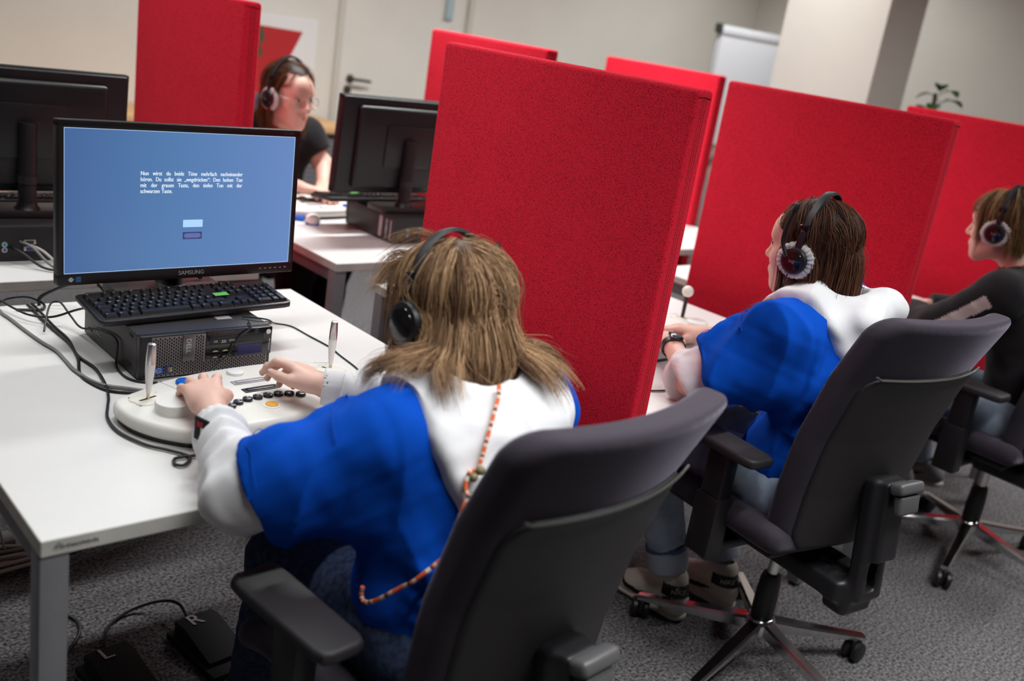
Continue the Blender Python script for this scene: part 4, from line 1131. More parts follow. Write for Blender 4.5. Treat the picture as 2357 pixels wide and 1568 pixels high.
def head_sdf(S, H):
    H.ell(S, (0, -0.012, 0.045), (0.074, 0.094, 0.082), 0)
    H.ell(S, (0, 0.030, -0.015), (0.063, 0.062, 0.085), 0.02)
    H.cone(S, (-0.040, 0.005, -0.060), (-0.014, 0.066, -0.094), 0.022, 0.015, 0.03)
    H.cone(S, (0.040, 0.005, -0.060), (0.014, 0.066, -0.094), 0.022, 0.015, 0.03)
    H.ell(S, (0, 0.072, -0.095), (0.020, 0.018, 0.017), 0.02)
    H.ell(S, (0, 0.052, -0.062), (0.042, 0.042, 0.036), 0.02)
    H.ell(S, (-0.036, 0.060, -0.022), (0.024, 0.024, 0.026), 0.02)
    H.ell(S, (0.036, 0.060, -0.022), (0.024, 0.024, 0.026), 0.02)
    H.cone(S, (-0.034, 0.074, 0.029), (0.034, 0.074, 0.029), 0.014, 0.014, 0.02)
    H.ell(S, (0, 0.068, 0.050), (0.048, 0.026, 0.035), 0.02)
    H.cone(S, (0, 0.088, 0.018), (0, 0.106, -0.020), 0.007, 0.0095, 0.012)
    H.ell(S, (0, 0.106, -0.0235), (0.0095, 0.010, 0.009), 0.008)
    H.ell(S, (-0.011, 0.096, -0.027), (0.007, 0.008, 0.006), 0.006)
    H.ell(S, (0.011, 0.096, -0.027), (0.007, 0.008, 0.006), 0.006)
    H.ell(S, (-0.031, 0.099, 0.008), (0.017, 0.014, 0.011), 0.014, 's')
    H.ell(S, (0.031, 0.099, 0.008), (0.017, 0.014, 0.011), 0.014, 's')
    H.ell(S, (-0.031, 0.078, 0.008), (0.0135, 0.0120, 0.0115), 0.004)
    H.ell(S, (0.031, 0.078, 0.008), (0.0135, 0.0120, 0.0115), 0.004)
    H.cone(S, (-0.018, 0.086, -0.055), (0.018, 0.086, -0.055), 0.0085, 0.0085, 0.012)
    H.cone(S, (-0.012, 0.091, -0.052), (0.012, 0.091, -0.052), 0.0055, 0.0055, 0.006)
    H.cone(S, (-0.011, 0.090, -0.0615), (0.011, 0.090, -0.0615), 0.006, 0.006, 0.005)
    H.cone(S, (-0.020, 0.101, -0.0568), (0.020, 0.101, -0.0568), 0.0016, 0.0016, 0.003, 's')
    for sg in (-1, 1):
        H.ell(S, (0.075 * sg, -0.008, 0.0), (0.010, 0.021, 0.033), 0.008)

def eye_parts(H, body):
    for sg in (-1, 1):
        m = MB()
        bm = bmesh.new(); bmesh.ops.create_uvsphere(bm, u_segments=18, v_segments=12, radius=0.0118)
        m.bm(bm, 0, H.M() @ Matrix.Translation((0.031 * sg, 0.0795, 0.008)))
        e = m.obj('eye', M_eye, body)
        ir = MB().lathe([(0.0056, 0), (0.0050, 0.0013), (0.0005, 0.0018)], 16, M=H.M() @ Matrix.Translation((0.031 * sg, 0.0902, 0.008)) @ RotM('X', -math.pi / 2))
        ir.obj('iris', M_iris, e)
        lid = MB().tube([H.w((0.031 * sg + 0.0150 * math.cos(a), 0.0880 - 0.007 * abs(math.cos(a)) ** 2, 0.009 + 0.0062 * math.sin(a))) for a in np.linspace(0.05, math.pi - 0.05, 9)], [0.0009] + [0.0016] * 7 + [0.0009], 6)
        lid.obj('eyelid', M_brow, body)
        MB().tube([H.w((sg * x, y, z)) for x, y, z in ((0.014, 0.0905, 0.026), (0.026, 0.0905, 0.0305), (0.038, 0.083, 0.0305), (0.047, 0.072, 0.026))], [0.0022, 0.0030, 0.0026, 0.0012], 6).obj('eyebrow', M_brow, body)
    lip = MB().tube([H.w(p) for p in ((-0.021, 0.0865, -0.0565), (-0.011, 0.0945, -0.0535), (-0.003, 0.0970, -0.0520), (0, 0.0965, -0.0528), (0.003, 0.0970, -0.0520), (0.011, 0.0945, -0.0535), (0.021, 0.0865, -0.0565))], [0.0008, 0.0030, 0.0034, 0.0030, 0.0034, 0.0030, 0.0008], 8)
    lip.obj('lip', M_lips, body)
    MB().tube([H.w(p) for p in ((-0.019, 0.0865, -0.0575), (-0.010, 0.0945, -0.0612), (0, 0.0965, -0.0622), (0.010, 0.0945, -0.0612), (0.019, 0.0865, -0.0575))], [0.0008, 0.0036, 0.0044, 0.0036, 0.0008], 8).obj('lip', M_lips, body)

FB_ = [(0.0265, 0.076), (0.0090, 0.080), (-0.0085, 0.077), (-0.0245, 0.069)]
FLn = [(0.040, 0.024, 0.019), (0.044, 0.028, 0.020), (0.041, 0.026, 0.019), (0.032, 0.020, 0.017)]
def hand_sdf(S, w, fwd, dors, side, curl, thumb, sc=1.0, spread=0.06, nails=None):
    """w wrist, fwd finger direction, dors back-of-hand direction, side +1: thumb on local +x"""
    y = nrm(fwd); z = nrm(V3(dors, float) - y * np.dot(dors, y)); x = np.cross(y, z)
    if side < 0: x = -x
    w = V3(w, float)
    def P(a, b, c): return w + sc * (a * x + b * y + c * z)
    fl = (z, 0.72)
    S.cone(P(0, -0.02, 0), P(0, 0.015, 0), 0.0235 * sc, 0.0245 * sc, 0.012, flat=fl)
    for (bx, by) in FB_:
        S.cone(P(bx * 0.45, 0.012, 0), P(bx, by, -0.001), 0.0165 * sc, 0.0122 * sc, 0.014, flat=fl)
    S.ell(P(0.022, 0.032, -0.012), V3([0.016, 0.028, 0.014]) * sc, 0.014, R=np.stack([x, y, z], 1))
    S.ell(P(-0.020, 0.030, -0.010), V3([0.012, 0.030, 0.012]) * sc, 0.014, R=np.stack([x, y, z], 1))
    tips = []
    for i, (bx, by) in enumerate(FB_):
        p = P(bx, by, 0.0005); a = 0.0; sp = (bx / 0.026) * spread
        r = [0.0093, 0.0085, 0.0077, 0.0064]
        if i == 3: r = [q * 0.88 for q in r]
        for j in range(3):
            a += curl[i][j]
            d = nrm(math.cos(a) * (y * math.cos(sp) + x * math.sin(sp)) - math.sin(a) * z)
            q = p + d * FLn[i][j] * sc
            S.cone(p, q, r[j] * sc, r[j + 1] * sc, 0.004 if j else 0.007)
            if j < 2: S.ell(q, V3([r[j + 1] * 1.06] * 3) * sc, 0.003)
            n = np.cross(np.cross(d, z), d) if abs(a) < 3 else z
            p = q
        up = nrm(math.sin(a) * y + math.cos(a) * z)
        tips.append((q, d, up, r[3] * sc))
    T = [P(*t) for t in thumb]
    rt = [0.0145, 0.0118, 0.0102, 0.0080]
    for j in range(3):
        S.cone(T[j], T[j + 1], rt[j] * sc, rt[j + 1] * sc, 0.010 if j == 0 else 0.004)
    d = nrm(T[3] - T[2]); up = nrm(z * 0.75 + x * 0.65 - d * np.dot(z * 0.75 + x * 0.65, d))
    tips.append((T[3], d, up, 0.0082 * sc))
    if nails is not None: nails += tips
    return S

def nail_parts(tips, body):
    for q, d, up, r in tips:
        s_ = np.cross(d, up)
        R = np.stack([s_, d, up], 1)
        bm = bmesh.new(); bmesh.ops.create_uvsphere(bm, u_segments=12, v_segments=8, radius=1.0)
        A = R * V3([r * 0.72, r * 0.95, r * 0.30])[None]
        c = q - d * r * 0.15 + up * r * 0.80
        M_ = Matrix([[*A[i], c[i]] for i in range(3)] + [[0, 0, 0, 1]])
        MB().bm(bm, 0, M_).obj('fingernail', M_nail, body)

def cut_cone(S, a, b, ra, rb, k=0.02, fa=True, fb=True, rings=0, amp=0.0, seed=0, flat=None):
    """tapered tube with flat ends; rings: gathered folds along it"""
    a = V3(a, float); b = V3(b, float); ab = b - a; L = np.linalg.norm(ab); u = ab / L
    t0 = SDF().cone(a, b, ra, rb, flat=flat).p[0][0]
    rs = np.random.RandomState(seed); ph = rs.rand(4) * 6; dv = nrm(rs.normal(size=3))
    def fn(X, Y, Z):
        d = t0(X, Y, Z)
        t = (X - a[0]) * u[0] + (Y - a[1]) * u[1] + (Z - a[2]) * u[2]
        if amp:
            w_ = X * dv[0] + Y * dv[1] + Z * dv[2]
            d = d + amp * np.sin(2 * math.pi * rings * t / L + 3.0 * np.sin(w_ * 22 + ph[0]) + ph[1])
        if fa: d = np.maximum(d, -t)
        if fb: d = np.maximum(d, t - L)
        return d
    g = max(ra, rb) + amp
    return S.add(fn, np.minimum(a, b) - g, np.maximum(a, b) + g, k)

def evalsdf(S, X, Y, Z):
    V = None
    for fn, lo, hi, k, op in S.p:
        d = fn(X, Y, Z)
        if V is None: V = d; continue
        if op == 's':
            V = np.maximum(V, -d); continue
        if op == 'i':
            V = np.maximum(V, d); continue
        if k > 0:
            w_ = np.maximum(k - np.abs(V - d), 0) / k
            V = np.minimum(V, d) - w_ * w_ * k * 0.25
        else: V = np.minimum(V, d)
    return V

def creases(p, seed, f, k=3):
    r = np.random.RandomState(seed + 100)
    o = np.zeros(len(p)); w = np.zeros(len(p))
    for i in range(k):
        d = r.normal(size=3); d /= np.linalg.norm(d); e = r.normal(size=3); e /= np.linalg.norm(e)
        ph = p @ (d * f * (0.5 + 0.4 * r.rand())) + 1.5 * np.sin(p @ (e * f * 0.45) + r.rand() * 6) + r.rand() * 6
        m_ = np.clip(np.sin(p @ (r.normal(size=3) * f * 0.28) + r.rand() * 6) * 1.2, 0, 1)
        o += (1 - 2 * np.abs(np.sin(ph)) ** 0.75) * m_
    return o / k * 1.8

def cloth(name, S, h, m_, parent, amp=0.0, freq=30.0, seed=1, it=1, keep=False, fine=0.0, dirn=None):
    v, f = S.geo(h)
    v = relax(v, f, it)
    if amp:
        n = vnormals(v, f)
        w_ = 0.55 * folds(v, seed, freq * 0.8) + 0.75 * creases(v, seed, freq)
        v = v + n * (amp * w_)[:, None]
        if fine: v = v + n * (fine * folds(v, seed + 7, freq * 2.6))[:, None]
        v = relax(v, f, 1, 0.35)
    o = link(name, quad_mesh(name, v, f, m_), parent)
    return (o, v, f) if keep else o

def seam_tube(S, pts, r, m_, parent, name='seam', off=0.001, it=10):
    """a raised line laid onto the surface of S by walking to the surface"""
    P = spline(pts, 6)
    ev = lambda Q: evalsdf(S, Q[:, 0][:, None, None], Q[:, 1][:, None, None], Q[:, 2][:, None, None]).ravel()
    for _ in range(it):
        d = ev(P); G = np.stack([(ev(P + V3([0.002 * (i == j) for j in range(3)])) - d) / 0.002 for i in range(3)], 1)
        P = P - nrm(G) * (d - off)[:, None] * 0.8
    return MB().tube(P, r, 6).obj(name, m_, parent)

# -------------------------------------------------- hair made of many fine strands
def hair_mat(name):
    m = mat(name, (0.2, 0.1, 0.05), 0.5, attr='Col', spec=0.2)
    return m
def make_hair(name, H, parent, part, length, c_dark, c_light, n_guides=260, per=18, seed=1, grav=(0, 0, -1), coll=(), step=0.013, r0=0.00055, frizz=0.0, layer=(0.004, 0.016),
              hair_line=None, sweep=0.3, cups=True, ymax=0.05, bell=None, coll_sdf=None, lenvar=0.12, cap_r=1.035):
    rs = np.random.RandomState(seed)
    CEN = V3([0, -0.012, 0.045]); RAD = V3([0.074, 0.094, 0.082])
    g = V3(grav, float) @ H.R
    # roots
    d = nrm(rs.normal(size=(n_guides * 7, 3)))
    p = CEN + d * RAD * 1.005
    ok = hair_line(p, d)
    p = p[ok][:n_guides]; d = d[ok][:n_guides]
    n = len(p)
    N = nrm((p - CEN) / RAD ** 2)
    px = part
    bw = np.clip(sweep + (0.0 - p[:, 1]) / 0.09 + rs.normal(size=n) * 0.05, 0, 1.2)[:, None]
    sx = np.where(p[:, 0:1] > px, 1.0, -1.0)
    D = sx * V3([1.0, 0, 0]) * (1.05 - np.clip(bw, 0, 1) * 0.85) + V3([0, -1.0, 0]) * bw
    D = D - N * np.sum(D * N, 1, keepdims=True)
    D = nrm(D + rs.normal(size=D.shape) * 0.03)
    lay = layer[0] + (layer[1] - layer[0]) * rs.rand(n)
    L = length(p) * (1 + lenvar * (rs.rand(n) - 0.5) * 2)
    ns = int(np.ceil(L.max() / step)) + 1
    path = np.zeros((n, ns, 3)); path[:, 0] = p
    cur = p.copy(); dirn = D.copy(); free = np.zeros(n, bool)
    colw = [(H.loc(c), r / H.sc) for c, r in coll]
    ew = lambda Q: evalsdf(coll_sdf, Q[:, 0][:, None, None], Q[:, 1][:, None, None], Q[:, 2][:, None, None]).ravel()
    for i in range(1, ns):
        st = (L / (ns - 1))[:, None]
        rad_ = RAD + (lay * min(1, i / 4))[:, None]
        Nc = nrm((cur - CEN) / rad_ ** 2)
        free |= (Nc @ g) > 0.10
        tg = g - Nc * (Nc @ g)[:, None]
        tan = nrm(dirn * 0.75 + tg * 0.45 + rs.normal(size=dirn.shape) * frizz)
        tan = nrm(tan - Nc * np.sum(tan * Nc, 1, keepdims=True))
        fall = nrm(dirn * 0.55 + g * 0.45 + rs.normal(size=dirn.shape) * frizz)
        dirn = np.where(free[:, None], fall, tan)
        nx = cur + dirn * st
        e = (nx - CEN) / rad_
        rr = np.linalg.norm(e, axis=1, keepdims=True)
        ins = (rr[:, 0] < 1) | ~free
        nx[ins] = CEN + (e[ins] / rr[ins]) * rad_[ins]
        for c, r in colw:
            e2 = nx - c; r2 = np.linalg.norm(e2, axis=1, keepdims=True); R2 = (r + lay * 0.7)[:, None]
            i2 = (r2 < R2)[:, 0]
            nx[i2] = c + e2[i2] / r2[i2] * R2[i2]
        if bell is not None:
            bx, by = nx[:, 0], nx[:, 1] + 0.018
            rb = np.sqrt(bx * bx * 1.3 + by * by) + 1e-6
            need = (bell[0] + bell[1] * np.clip(-nx[:, 2], 0, 0.2)) + lay * 0.5
            ib = (nx[:, 2] < 0.0) & (rb < need) & (nx[:, 1] < 0.03)
            k2 = 0.35 * (need / rb - 1)
            nx[ib, 0] += (bx * k2)[ib]; nx[ib, 1] += (by * k2)[ib]
        low = nx[:, 2] < 0.045
        nx[low, 1] = np.minimum(nx[low, 1], ymax + lay[low] * 0.5)
        if coll_sdf is not None:
            Q = H.c + (nx * H.sc) @ H.R.T
            d_ = ew(Q); tgt = 0.004 + lay * 0.6; bad = d_ < tgt
            if bad.any():
                Qb = Q[bad]; db = d_[bad]
                G = nrm(np.stack([(ew(Qb + V3([0.002 * (a_ == b_) for b_ in range(3)])) - db) for a_ in range(3)], 1))
                Q[bad] = Qb + G * (tgt[bad] - db)[:, None]
                nx = H.loc(Q)
        if cups:
            dy, dz = nx[:, 1] + 0.004, nx[:, 2] + 0.012
            i3 = (np.abs(nx[:, 0]) > 0.055) & (dy * dy + dz * dz < 0.043 ** 2) & (nx[:, 2] < 0.030)
            sgn = np.where(dy > 0.024, 1.0, -1.0)
            need = np.sqrt(np.maximum(0.043 ** 2 - dz * dz, 0))
            nx[i3, 1] = (-0.004 + sgn * need)[i3] * 0.75 + nx[i3, 1] * 0.25
        dirn = nrm(nx - cur)
        cur = nx; path[:, i] = cur
    # children strands
    m = n * per
    base = np.repeat(path, per, 0)
    off = rs.normal(size=(m, 1, 3)) * 0.0046
    tt = np.linspace(0, 1, ns)[None, :, None]
    tip = rs.normal(size=(m, 1, 3)) * 0.0035
    loose = (rs.rand(m, 1, 1) < 0.04) * rs.normal(size=(m, 1, 3)) * 0.014
    S_ = base + off * (1.2 - 0.75 * tt) + tip * tt + loose * tt ** 1.5
    S_ += 0.0016 * np.sin(tt * (6 + 5 * rs.rand(m, 1, 1)) + rs.rand(m, 1, 3) * 6)
    cut = 1 - 0.12 * rs.rand(m, 1, 1)
    # keep out of the skull
    e = (S_ - CEN) / (RAD * 1.012); rr = np.linalg.norm(e, axis=2, keepdims=True)
    S_ = np.where(rr < 1, CEN + e / np.maximum(rr, 1e-6) * RAD * 1.012, S_)
    S_[:, 0] = base[:, 0] + off[:, 0]
    ix = np.linspace(0, 1, ns)[None, :] * cut[:, :, 0] * (ns - 1)
    i0 = np.clip(ix.astype(int), 0, ns - 2); fr = (ix - i0)[:, :, None]
    rows = np.arange(m)[:, None]
    S_ = S_[rows, i0] * (1 - fr) + S_[rows, i0 + 1] * fr
    W = H.c + (S_ * H.sc) @ H.R.T
    T = nrm(np.gradient(W, axis=1))
    rnd = nrm(rs.normal(size=(m, 1, 3)))
    A = nrm(np.cross(T, rnd)); B = np.cross(T, A)
    rad = (r0 * (0.7 + 0.6 * rs.rand(m, 1, 1))) * (1.0 - 0.75 * tt ** 3)
    ring = [W + rad * (math.cos(a) * A + math.sin(a) * B) for a in (0, 2.0944, 4.18879)]
    Vv = np.stack(ring, 2).reshape(-1, 3)
    s_i = np.arange(m)[:, None, None] * ns * 3 + np.arange(ns - 1)[None, :, None] * 3
    F = []
    for k in range(3):
        k2 = (k + 1) % 3
        F.append(np.stack([s_i[..., 0] + k, s_i[..., 0] + k2, s_i[..., 0] + 3 + k2, s_i[..., 0] + 3 + k], -1).reshape(-1, 4))
    F = np.concatenate(F)
    # cap below the strands
    S0 = SDF(); S0.ell((0, -0.012, 0.045), RAD * cap_r, 0)
    cv, cf = S0.geo(0.006)
    dd = nrm((cv - CEN) / RAD)
    okc = hair_line(cv, dd)
    keep = okc[cf].all(1)
    cv2, cf2 = patch(cv, cf, vnormals(cv, cf), keep, 0.0)
    cvw = H.c + (cv2 * H.sc) @ H.R.T
    allv = np.concatenate([Vv, cvw]); allf = np.concatenate([F, cf2 + len(Vv)])
    o = link(name, quad_mesh(name, allv, allf, hair_mat('hair_fibre')), parent)
    mixg = np.clip(rs.normal(0.45, 0.28, n), 0, 1)
    mx = np.clip(np.repeat(mixg, per) + rs.normal(size=m) * 0.16, 0, 1)
    cs = V3(c_dark)[None] * (1 - mx[:, None]) + V3(c_light)[None] * mx[:, None]
    cst = np.repeat(cs, ns * 3, 0)
    ca = np.concatenate([cst, np.tile(V3(c_dark) * 0.8, (len(cvw), 1))])
    ca = np.concatenate([ca, np.ones((len(ca), 1))], 1).astype(np.float32)
    at_ = o.data.color_attributes.new('Col', 'FLOAT_COLOR', 'POINT')
    at_.data.foreach_set('color', ca.ravel())
    return o

def hair_lock(name, H, parent, pts, spread, n, c_dark, c_light, seed=1, r0=0.0005, world=False):
    """a loose lock: n strands along a guide"""
    rs = np.random.RandomState(seed)
    G = spline(pts, 5) if world else np.array([H.w(q) for q in spline(pts, 5)])
    ns = len(G); tt = np.linspace(0, 1, ns)[None, :, None]
    W = G[None] + rs.normal(size=(n, 1, 3)) * spread * (0.6 + 0.6 * tt) + rs.normal(size=(n, 1, 3)) * spread * 0.9 * tt ** 2
    W = W * 1.0
    T = nrm(np.gradient(W, axis=1)); A = nrm(np.cross(T, nrm(rs.normal(size=(n, 1, 3))))); B = np.cross(T, A)
    rad = r0 * (0.6 + 0.6 * rs.rand(n, 1, 1)) * (1 - 0.8 * tt ** 2)
    Vv = np.stack([W + rad * (math.cos(a) * A + math.sin(a) * B) for a in (0, 2.0944, 4.18879)], 2).reshape(-1, 3)
    si = (np.arange(n)[:, None] * ns * 3 + np.arange(ns - 1)[None] * 3).ravel()
    F = np.concatenate([np.stack([si + k, si + (k + 1) % 3, si + 3 + (k + 1) % 3, si + 3 + k], 1) for k in range(3)])
    o = link(name, quad_mesh(name, Vv, F, hair_mat('hair_fibre')), parent)
    mx = np.clip(rs.normal(0.5, 0.28, n), 0, 1)[:, None]
    cs = np.repeat(V3(c_dark)[None] * (1 - mx) + V3(c_light)[None] * mx, ns * 3, 0)
    cs = np.concatenate([cs, np.ones((len(cs), 1))], 1).astype(np.float32)
    o.data.color_attributes.new('Col', 'FLOAT_COLOR', 'POINT').data.foreach_set('color', cs.ravel())
    o['kind'] = 'stuff'
    return o

# -------------------------------------------------- headset
M_cover = mat('white_hygiene_cover', (0.62, 0.61, 0.62), 0.85, bump=0.5, bscale=120)
def make_headset(H, label, boom, cups=True, tilt=0.10, side=-1, back=0.0, cable_pts=None, cs=1.0, cov=1.0):
    o = empty('headset', tuple(H.c), 0, label, 'headset', 'black headsets')
    M0 = Matrix.Translation(-Vector(o.location)) @ H.M()
    def W(p): return tuple(M0 @ Vector(p))
    # band in a plane leaning back
    def band(x, z):
        return (x, -0.006 - tilt * max(0, z) - back * max(0, z), z)
    arc = []
    for a in np.linspace(math.radians(-4), math.radians(184), 35):
        arc.append(band(0.0945 * math.cos(a), 0.012 + 0.133 * math.sin(a)))
    bm_ = MB()
    n = len(arc); P = V3(arc); T = nrm(np.gradient(P, axis=0)); vs = []
    for i in range(n):
        out = nrm(P[i] - V3([0, P[i][1], 0.02])); sd = nrm(np.cross(T[i], out))
        wdt = 0.0095 + 0.002 * math.sin(math.pi * i / (n - 1)); th = 0.0036
        for (u, v_) in ((-1, -0.6), (-0.8, 1), (0, 1.25), (0.8, 1), (1, -0.6), (0, -1)):
            vs.append(W(P[i] + sd * wdt * u + out * th * v_))
    fs = [(i * 6 + j, (i + 1) * 6 + j, (i + 1) * 6 + (j + 1) % 6, i * 6 + (j + 1) % 6) for i in range(n - 1) for j in range(6)]
    fs += [tuple(range(6)), tuple((n - 1) * 6 + j for j in range(6))[::-1]]
    bm_.add(vs, fs)
    hb = bm_.obj('headband', M_black, o, ang=60)
    for sg in (-1, 1):
        R_ = Matrix(((0, 0, sg, 0), (0, 1, 0, 0), (-sg, 0, 0, 0), (0, 0, 0, 1)))
        # slider between band and cup
        MB().box((-0.0095, -0.0045, -0.012), (0.0095, 0.0055, 0.012), 0.003, M=M0 @ Matrix.Translation((sg * 0.089, band(0, 0.062)[1], 0.064)) @ Matrix.Rotation(sg * 0.33, 4, 'Y') @ Matrix.Rotation(math.pi / 2, 4, 'Z')).obj('slider', M_blackgloss, o)
        c = empty('ear_cup'); c.parent = o
        Mc = M0 @ Matrix.Translation((sg * 0.084, -0.004, -0.012)) @ R_ @ Matrix.Scale(cs, 4)
        MB().lathe([(0.030, 0.004), (0.0325, 0.008), (0.0325, 0.016), (0.030, 0.0205), (0.024, 0.0225)], 32, M=Mc).obj('cup_shell', M_black, c)
        MB().lathe([(0.0245, 0.0215), (0.0235, 0.0235), (0.018, 0.0248), (0.0005, 0.0252)], 32, M=Mc).obj('cup_cap', M_blackgloss, c)
        if sg == side:
            t = MB(); text_on(t, 'logi', 0.011, M0 @ Matrix.Translation((sg * (0.084 + 0.02535), -0.004, -0.012)) @ (Matrix(((0, 0, -1, 0), (-1, 0, 0, 0), (0, 1, 0, 0), (0, 0, 0, 1))) if sg < 0 else Matrix(((0, 0, 1, 0), (1, 0, 0, 0), (0, 1, 0, 0), (0, 0, 0, 1)))))
            t.obj('logo', M_grey, c, False)
        # crinkled cover ring over the ear cushion
        v = []; f = []; nr, nc = 10, 96; rs = np.random.RandomState(5 + sg)
        ph = rs.rand(6) * 6
        for i in range(nr):
            a = math.pi * 2 * i / nr
            for k in range(nc):
                t_ = 2 * math.pi * k / nc
                wr = 1 + 0.10 * math.sin(t_ * 23 + ph[0]) + 0.07 * math.sin(t_ * 37 + ph[1] + i) + 0.05 * math.sin(t_ * 9 + i * 1.7)
                rr_ = cov * (0.0335 + (0.0105 * math.cos(a)) * wr)
                v.append(M0 @ Matrix.Translation((sg * 0.084, -0.004, -0.012)) @ R_ @ Vector((rr_ * math.cos(t_) * 1.0, rr_ * math.sin(t_) * 1.08, 0.004 + 0.0085 * math.sin(a) * wr)))
        for i in range(nr):
            for k in range(nc):
                f.append((i * nc + k, i * nc + (k + 1) % nc, ((i + 1) % nr) * nc + (k + 1) % nc, ((i + 1) % nr) * nc + k))
        MB().add([tuple(q) for q in v], f).obj('cushion_cover', M_cover, c, ang=180)
        if sg == side and boom is not None or (boom is not None and boom.get('side', side) == sg):
            bx = sg * 0.098
            pts = [W(p) for p in boom['pts']]
            b = MB().tube(spline(pts, 8), boom.get('r', 0.0042), 10).obj('microphone_boom', M_black, c)
            dd = nrm(V3(pts[-1]) - V3(pts[-2]))
            MB().tube([V3(pts[-1]) - dd * 0.004, V3(pts[-1]) + dd * 0.004, V3(pts[-1]) + dd * 0.022, V3(pts[-1]) + dd * 0.026], [0.003, 0.0062, 0.0062, 0.003], 12).obj('microphone', M_black, b)
    if cable_pts:
        MB().tube(spline([V3(q) - V3(o.location) for q in cable_pts], 8), 0.0018, 6).obj('cord', M_cable, o)
    return o

# -------------------------------------------------- sneakers
SWOOSH = [(-0.062, 0.060), (-0.020, 0.038), (0.030, 0.030), (0.072, 0.036), (0.092, 0.056), (0.088, 0.062), (0.074, 0.050), (0.055, 0.046), (0.020, 0.045), (-0.020, 0.052)]
def make_shoe(o_parent, pos, yaw, pitch, side, high=True, upper=None, swoosh=True, sc=1.0):
    S = SDF()
    S.cone((0, -0.075, 0.045), (0, 0.055, 0.036), 0.036, 0.036, 0.02, flat=((1, 0, 0), 0.86))
    S.cone((0, 0.055, 0.036), (0.004 * side, 0.115, 0.028), 0.037, 0.030, 0.02)
    S.cone((0, -0.075, 0.045), (0, -0.065, 0.115 if high else 0.075), 0.037, 0.036, 0.03)
    S.cone((0, -0.055, 0.10 if high else 0.065), (0, 0.035, 0.055), 0.032, 0.028, 0.03)
    S.cone((0, -0.06, 0.13 if high else 0.088), (0, -0.055, 0.19), 0.026, 0.026, 0.006, 's')
    S.plane((0, 0, 0.012), (0, 0, -1)).plane((0, 0, 0.135 if high else 0.09), (0, 0.25, 1))
    v, f = S.geo(0.0035)
    v = v * V3([1, 1, 1])
    n = vnormals(v, f)
    Mx = Matrix.Translation(pos) @ Matrix.Rotation(yaw, 4, 'Z') @ Matrix.Rotation(pitch, 4, 'X') @ Matrix.Scale(sc, 4)
    A = np.array(Mx)
    tw = lambda q: q @ A[:3, :3].T + A[:3, 3]
    sh = link('shoe', quad_mesh('shoe', tw(v), f, upper or M_shoe), o_parent)
    so = SDF()
    so.rbox((0, 0, 0), (0.001, 0.001, 0.001), 0.0005)
    sl = SDF().cone((0, -0.080, 0.014), (0, 0.0, 0.014), 0.040, 0.038, 0, flat=((0, 0, 1), 0.40)).cone((0, 0.0, 0.014), (0.003 * side, 0.112, 0.014), 0.039, 0.036, 0.02, flat=((0, 0, 1), 0.40))
    sv, sf = sl.geo(0.004)
    link('sole', quad_mesh('sole', tw(sv), sf, M_sole), sh)
    fc = v[f].mean(1); fnm = n[f].mean(1)
    if swoosh:
        for sg in (-1, 1):
            sel = in_poly(fc[:, 1], fc[:, 2], SWOOSH) & (fnm[:, 0] * sg > 0.2)
            if sel.sum() < 4: continue
            pv, pf = patch(v, f, n, sel, 0.0012)
            link('swoosh', quad_mesh('swoosh', tw(pv), pf, M_black), sh)
        if high:
            sel = (fc[:, 2] > 0.075) & (fc[:, 2] < 0.112) & (fc[:, 1] < -0.052) & (fnm[:, 1] < 0.55)
            if sel.sum() > 4:
                pv, pf = patch(v, f, n, sel, 0.0015)
                ht = link('heel_tab', quad_mesh('heel_tab', tw(pv), pf, M_black), sh)
                t = MB()
                text_on(t, 'NIKE', 0.021, Mx @ frame((-0.028, -0.0985, 0.094), (0.80, -0.60, 0), (0, 0, 1)))
                t.obj('heel_print', M_white, ht, False)
        lc = MB()
        for k in range(5):
            yy = -0.008 + k * 0.019; zc = 0.098 - k * 0.0115 if high else 0.075 - k * 0.007
            lc.tube([tuple(Mx @ Vector((x, yy - 0.012 * (abs(x) / 0.022) ** 2, zc - 0.012 * (abs(x) / 0.022) ** 2))) for x in (-0.022, -0.011, 0, 0.011, 0.022)], 0.003, 6)
        q = lc.obj('laces', M_whc, sh)
    return sh
def hairline(front=0.70, ear=0.0, nape=-0.60):
    def f(p, d):
        return np.where(d[:, 1] > 0.40, d[:, 2] > front, np.where(d[:, 1] > -0.10, d[:, 2] > ear + 0.9 * np.clip(d[:, 1], 0, 1), d[:, 2] > nape))
    return f
def lerp(a, b, t): return V3(a, float) * (1 - t) + V3(b, float) * t

def body_mesh(name, J, H, hands, nails=None, h=0.0035, arm_r=(0.042, 0.036, 0.0225), legs=True, loc=None):
    S = SDF()
    head_sdf(S, H)
    H.cone(S, (0, -0.018, -0.045), H.loc(V3(J['neck'])), 0.050, 0.056, 0.03)
    F = V3(J['fwd'])
    S.cone(J['neck'], J['chest'], 0.06, 0.11, 0.05, flat=(F, 0.75))
    S.cone(J['chest'], J['pelvis'], 0.115, 0.12, 0.05, flat=(F, 0.75))
    S.cone(J['shL'], J['shR'], 0.045, 0.045, 0.05)
    for s_ in 'LR':
        S.cone(J['sh' + s_], J['el' + s_], arm_r[0], arm_r[1], 0.03)
        S.cone(J['el' + s_], J['wr' + s_], arm_r[1] * 0.98, arm_r[2], 0.02)
        if legs:
            S.cone(J['hip' + s_], J['kn' + s_], 0.065, 0.045, 0.04)
            S.cone(J['kn' + s_], J['an' + s_], 0.045, 0.032, 0.02)
    for kw in hands: hand_sdf(S, nails=nails, **kw)
    v, f = S.geo(h)
    o = link(name, quad_mesh(name, v, f, M_skin))
    return o

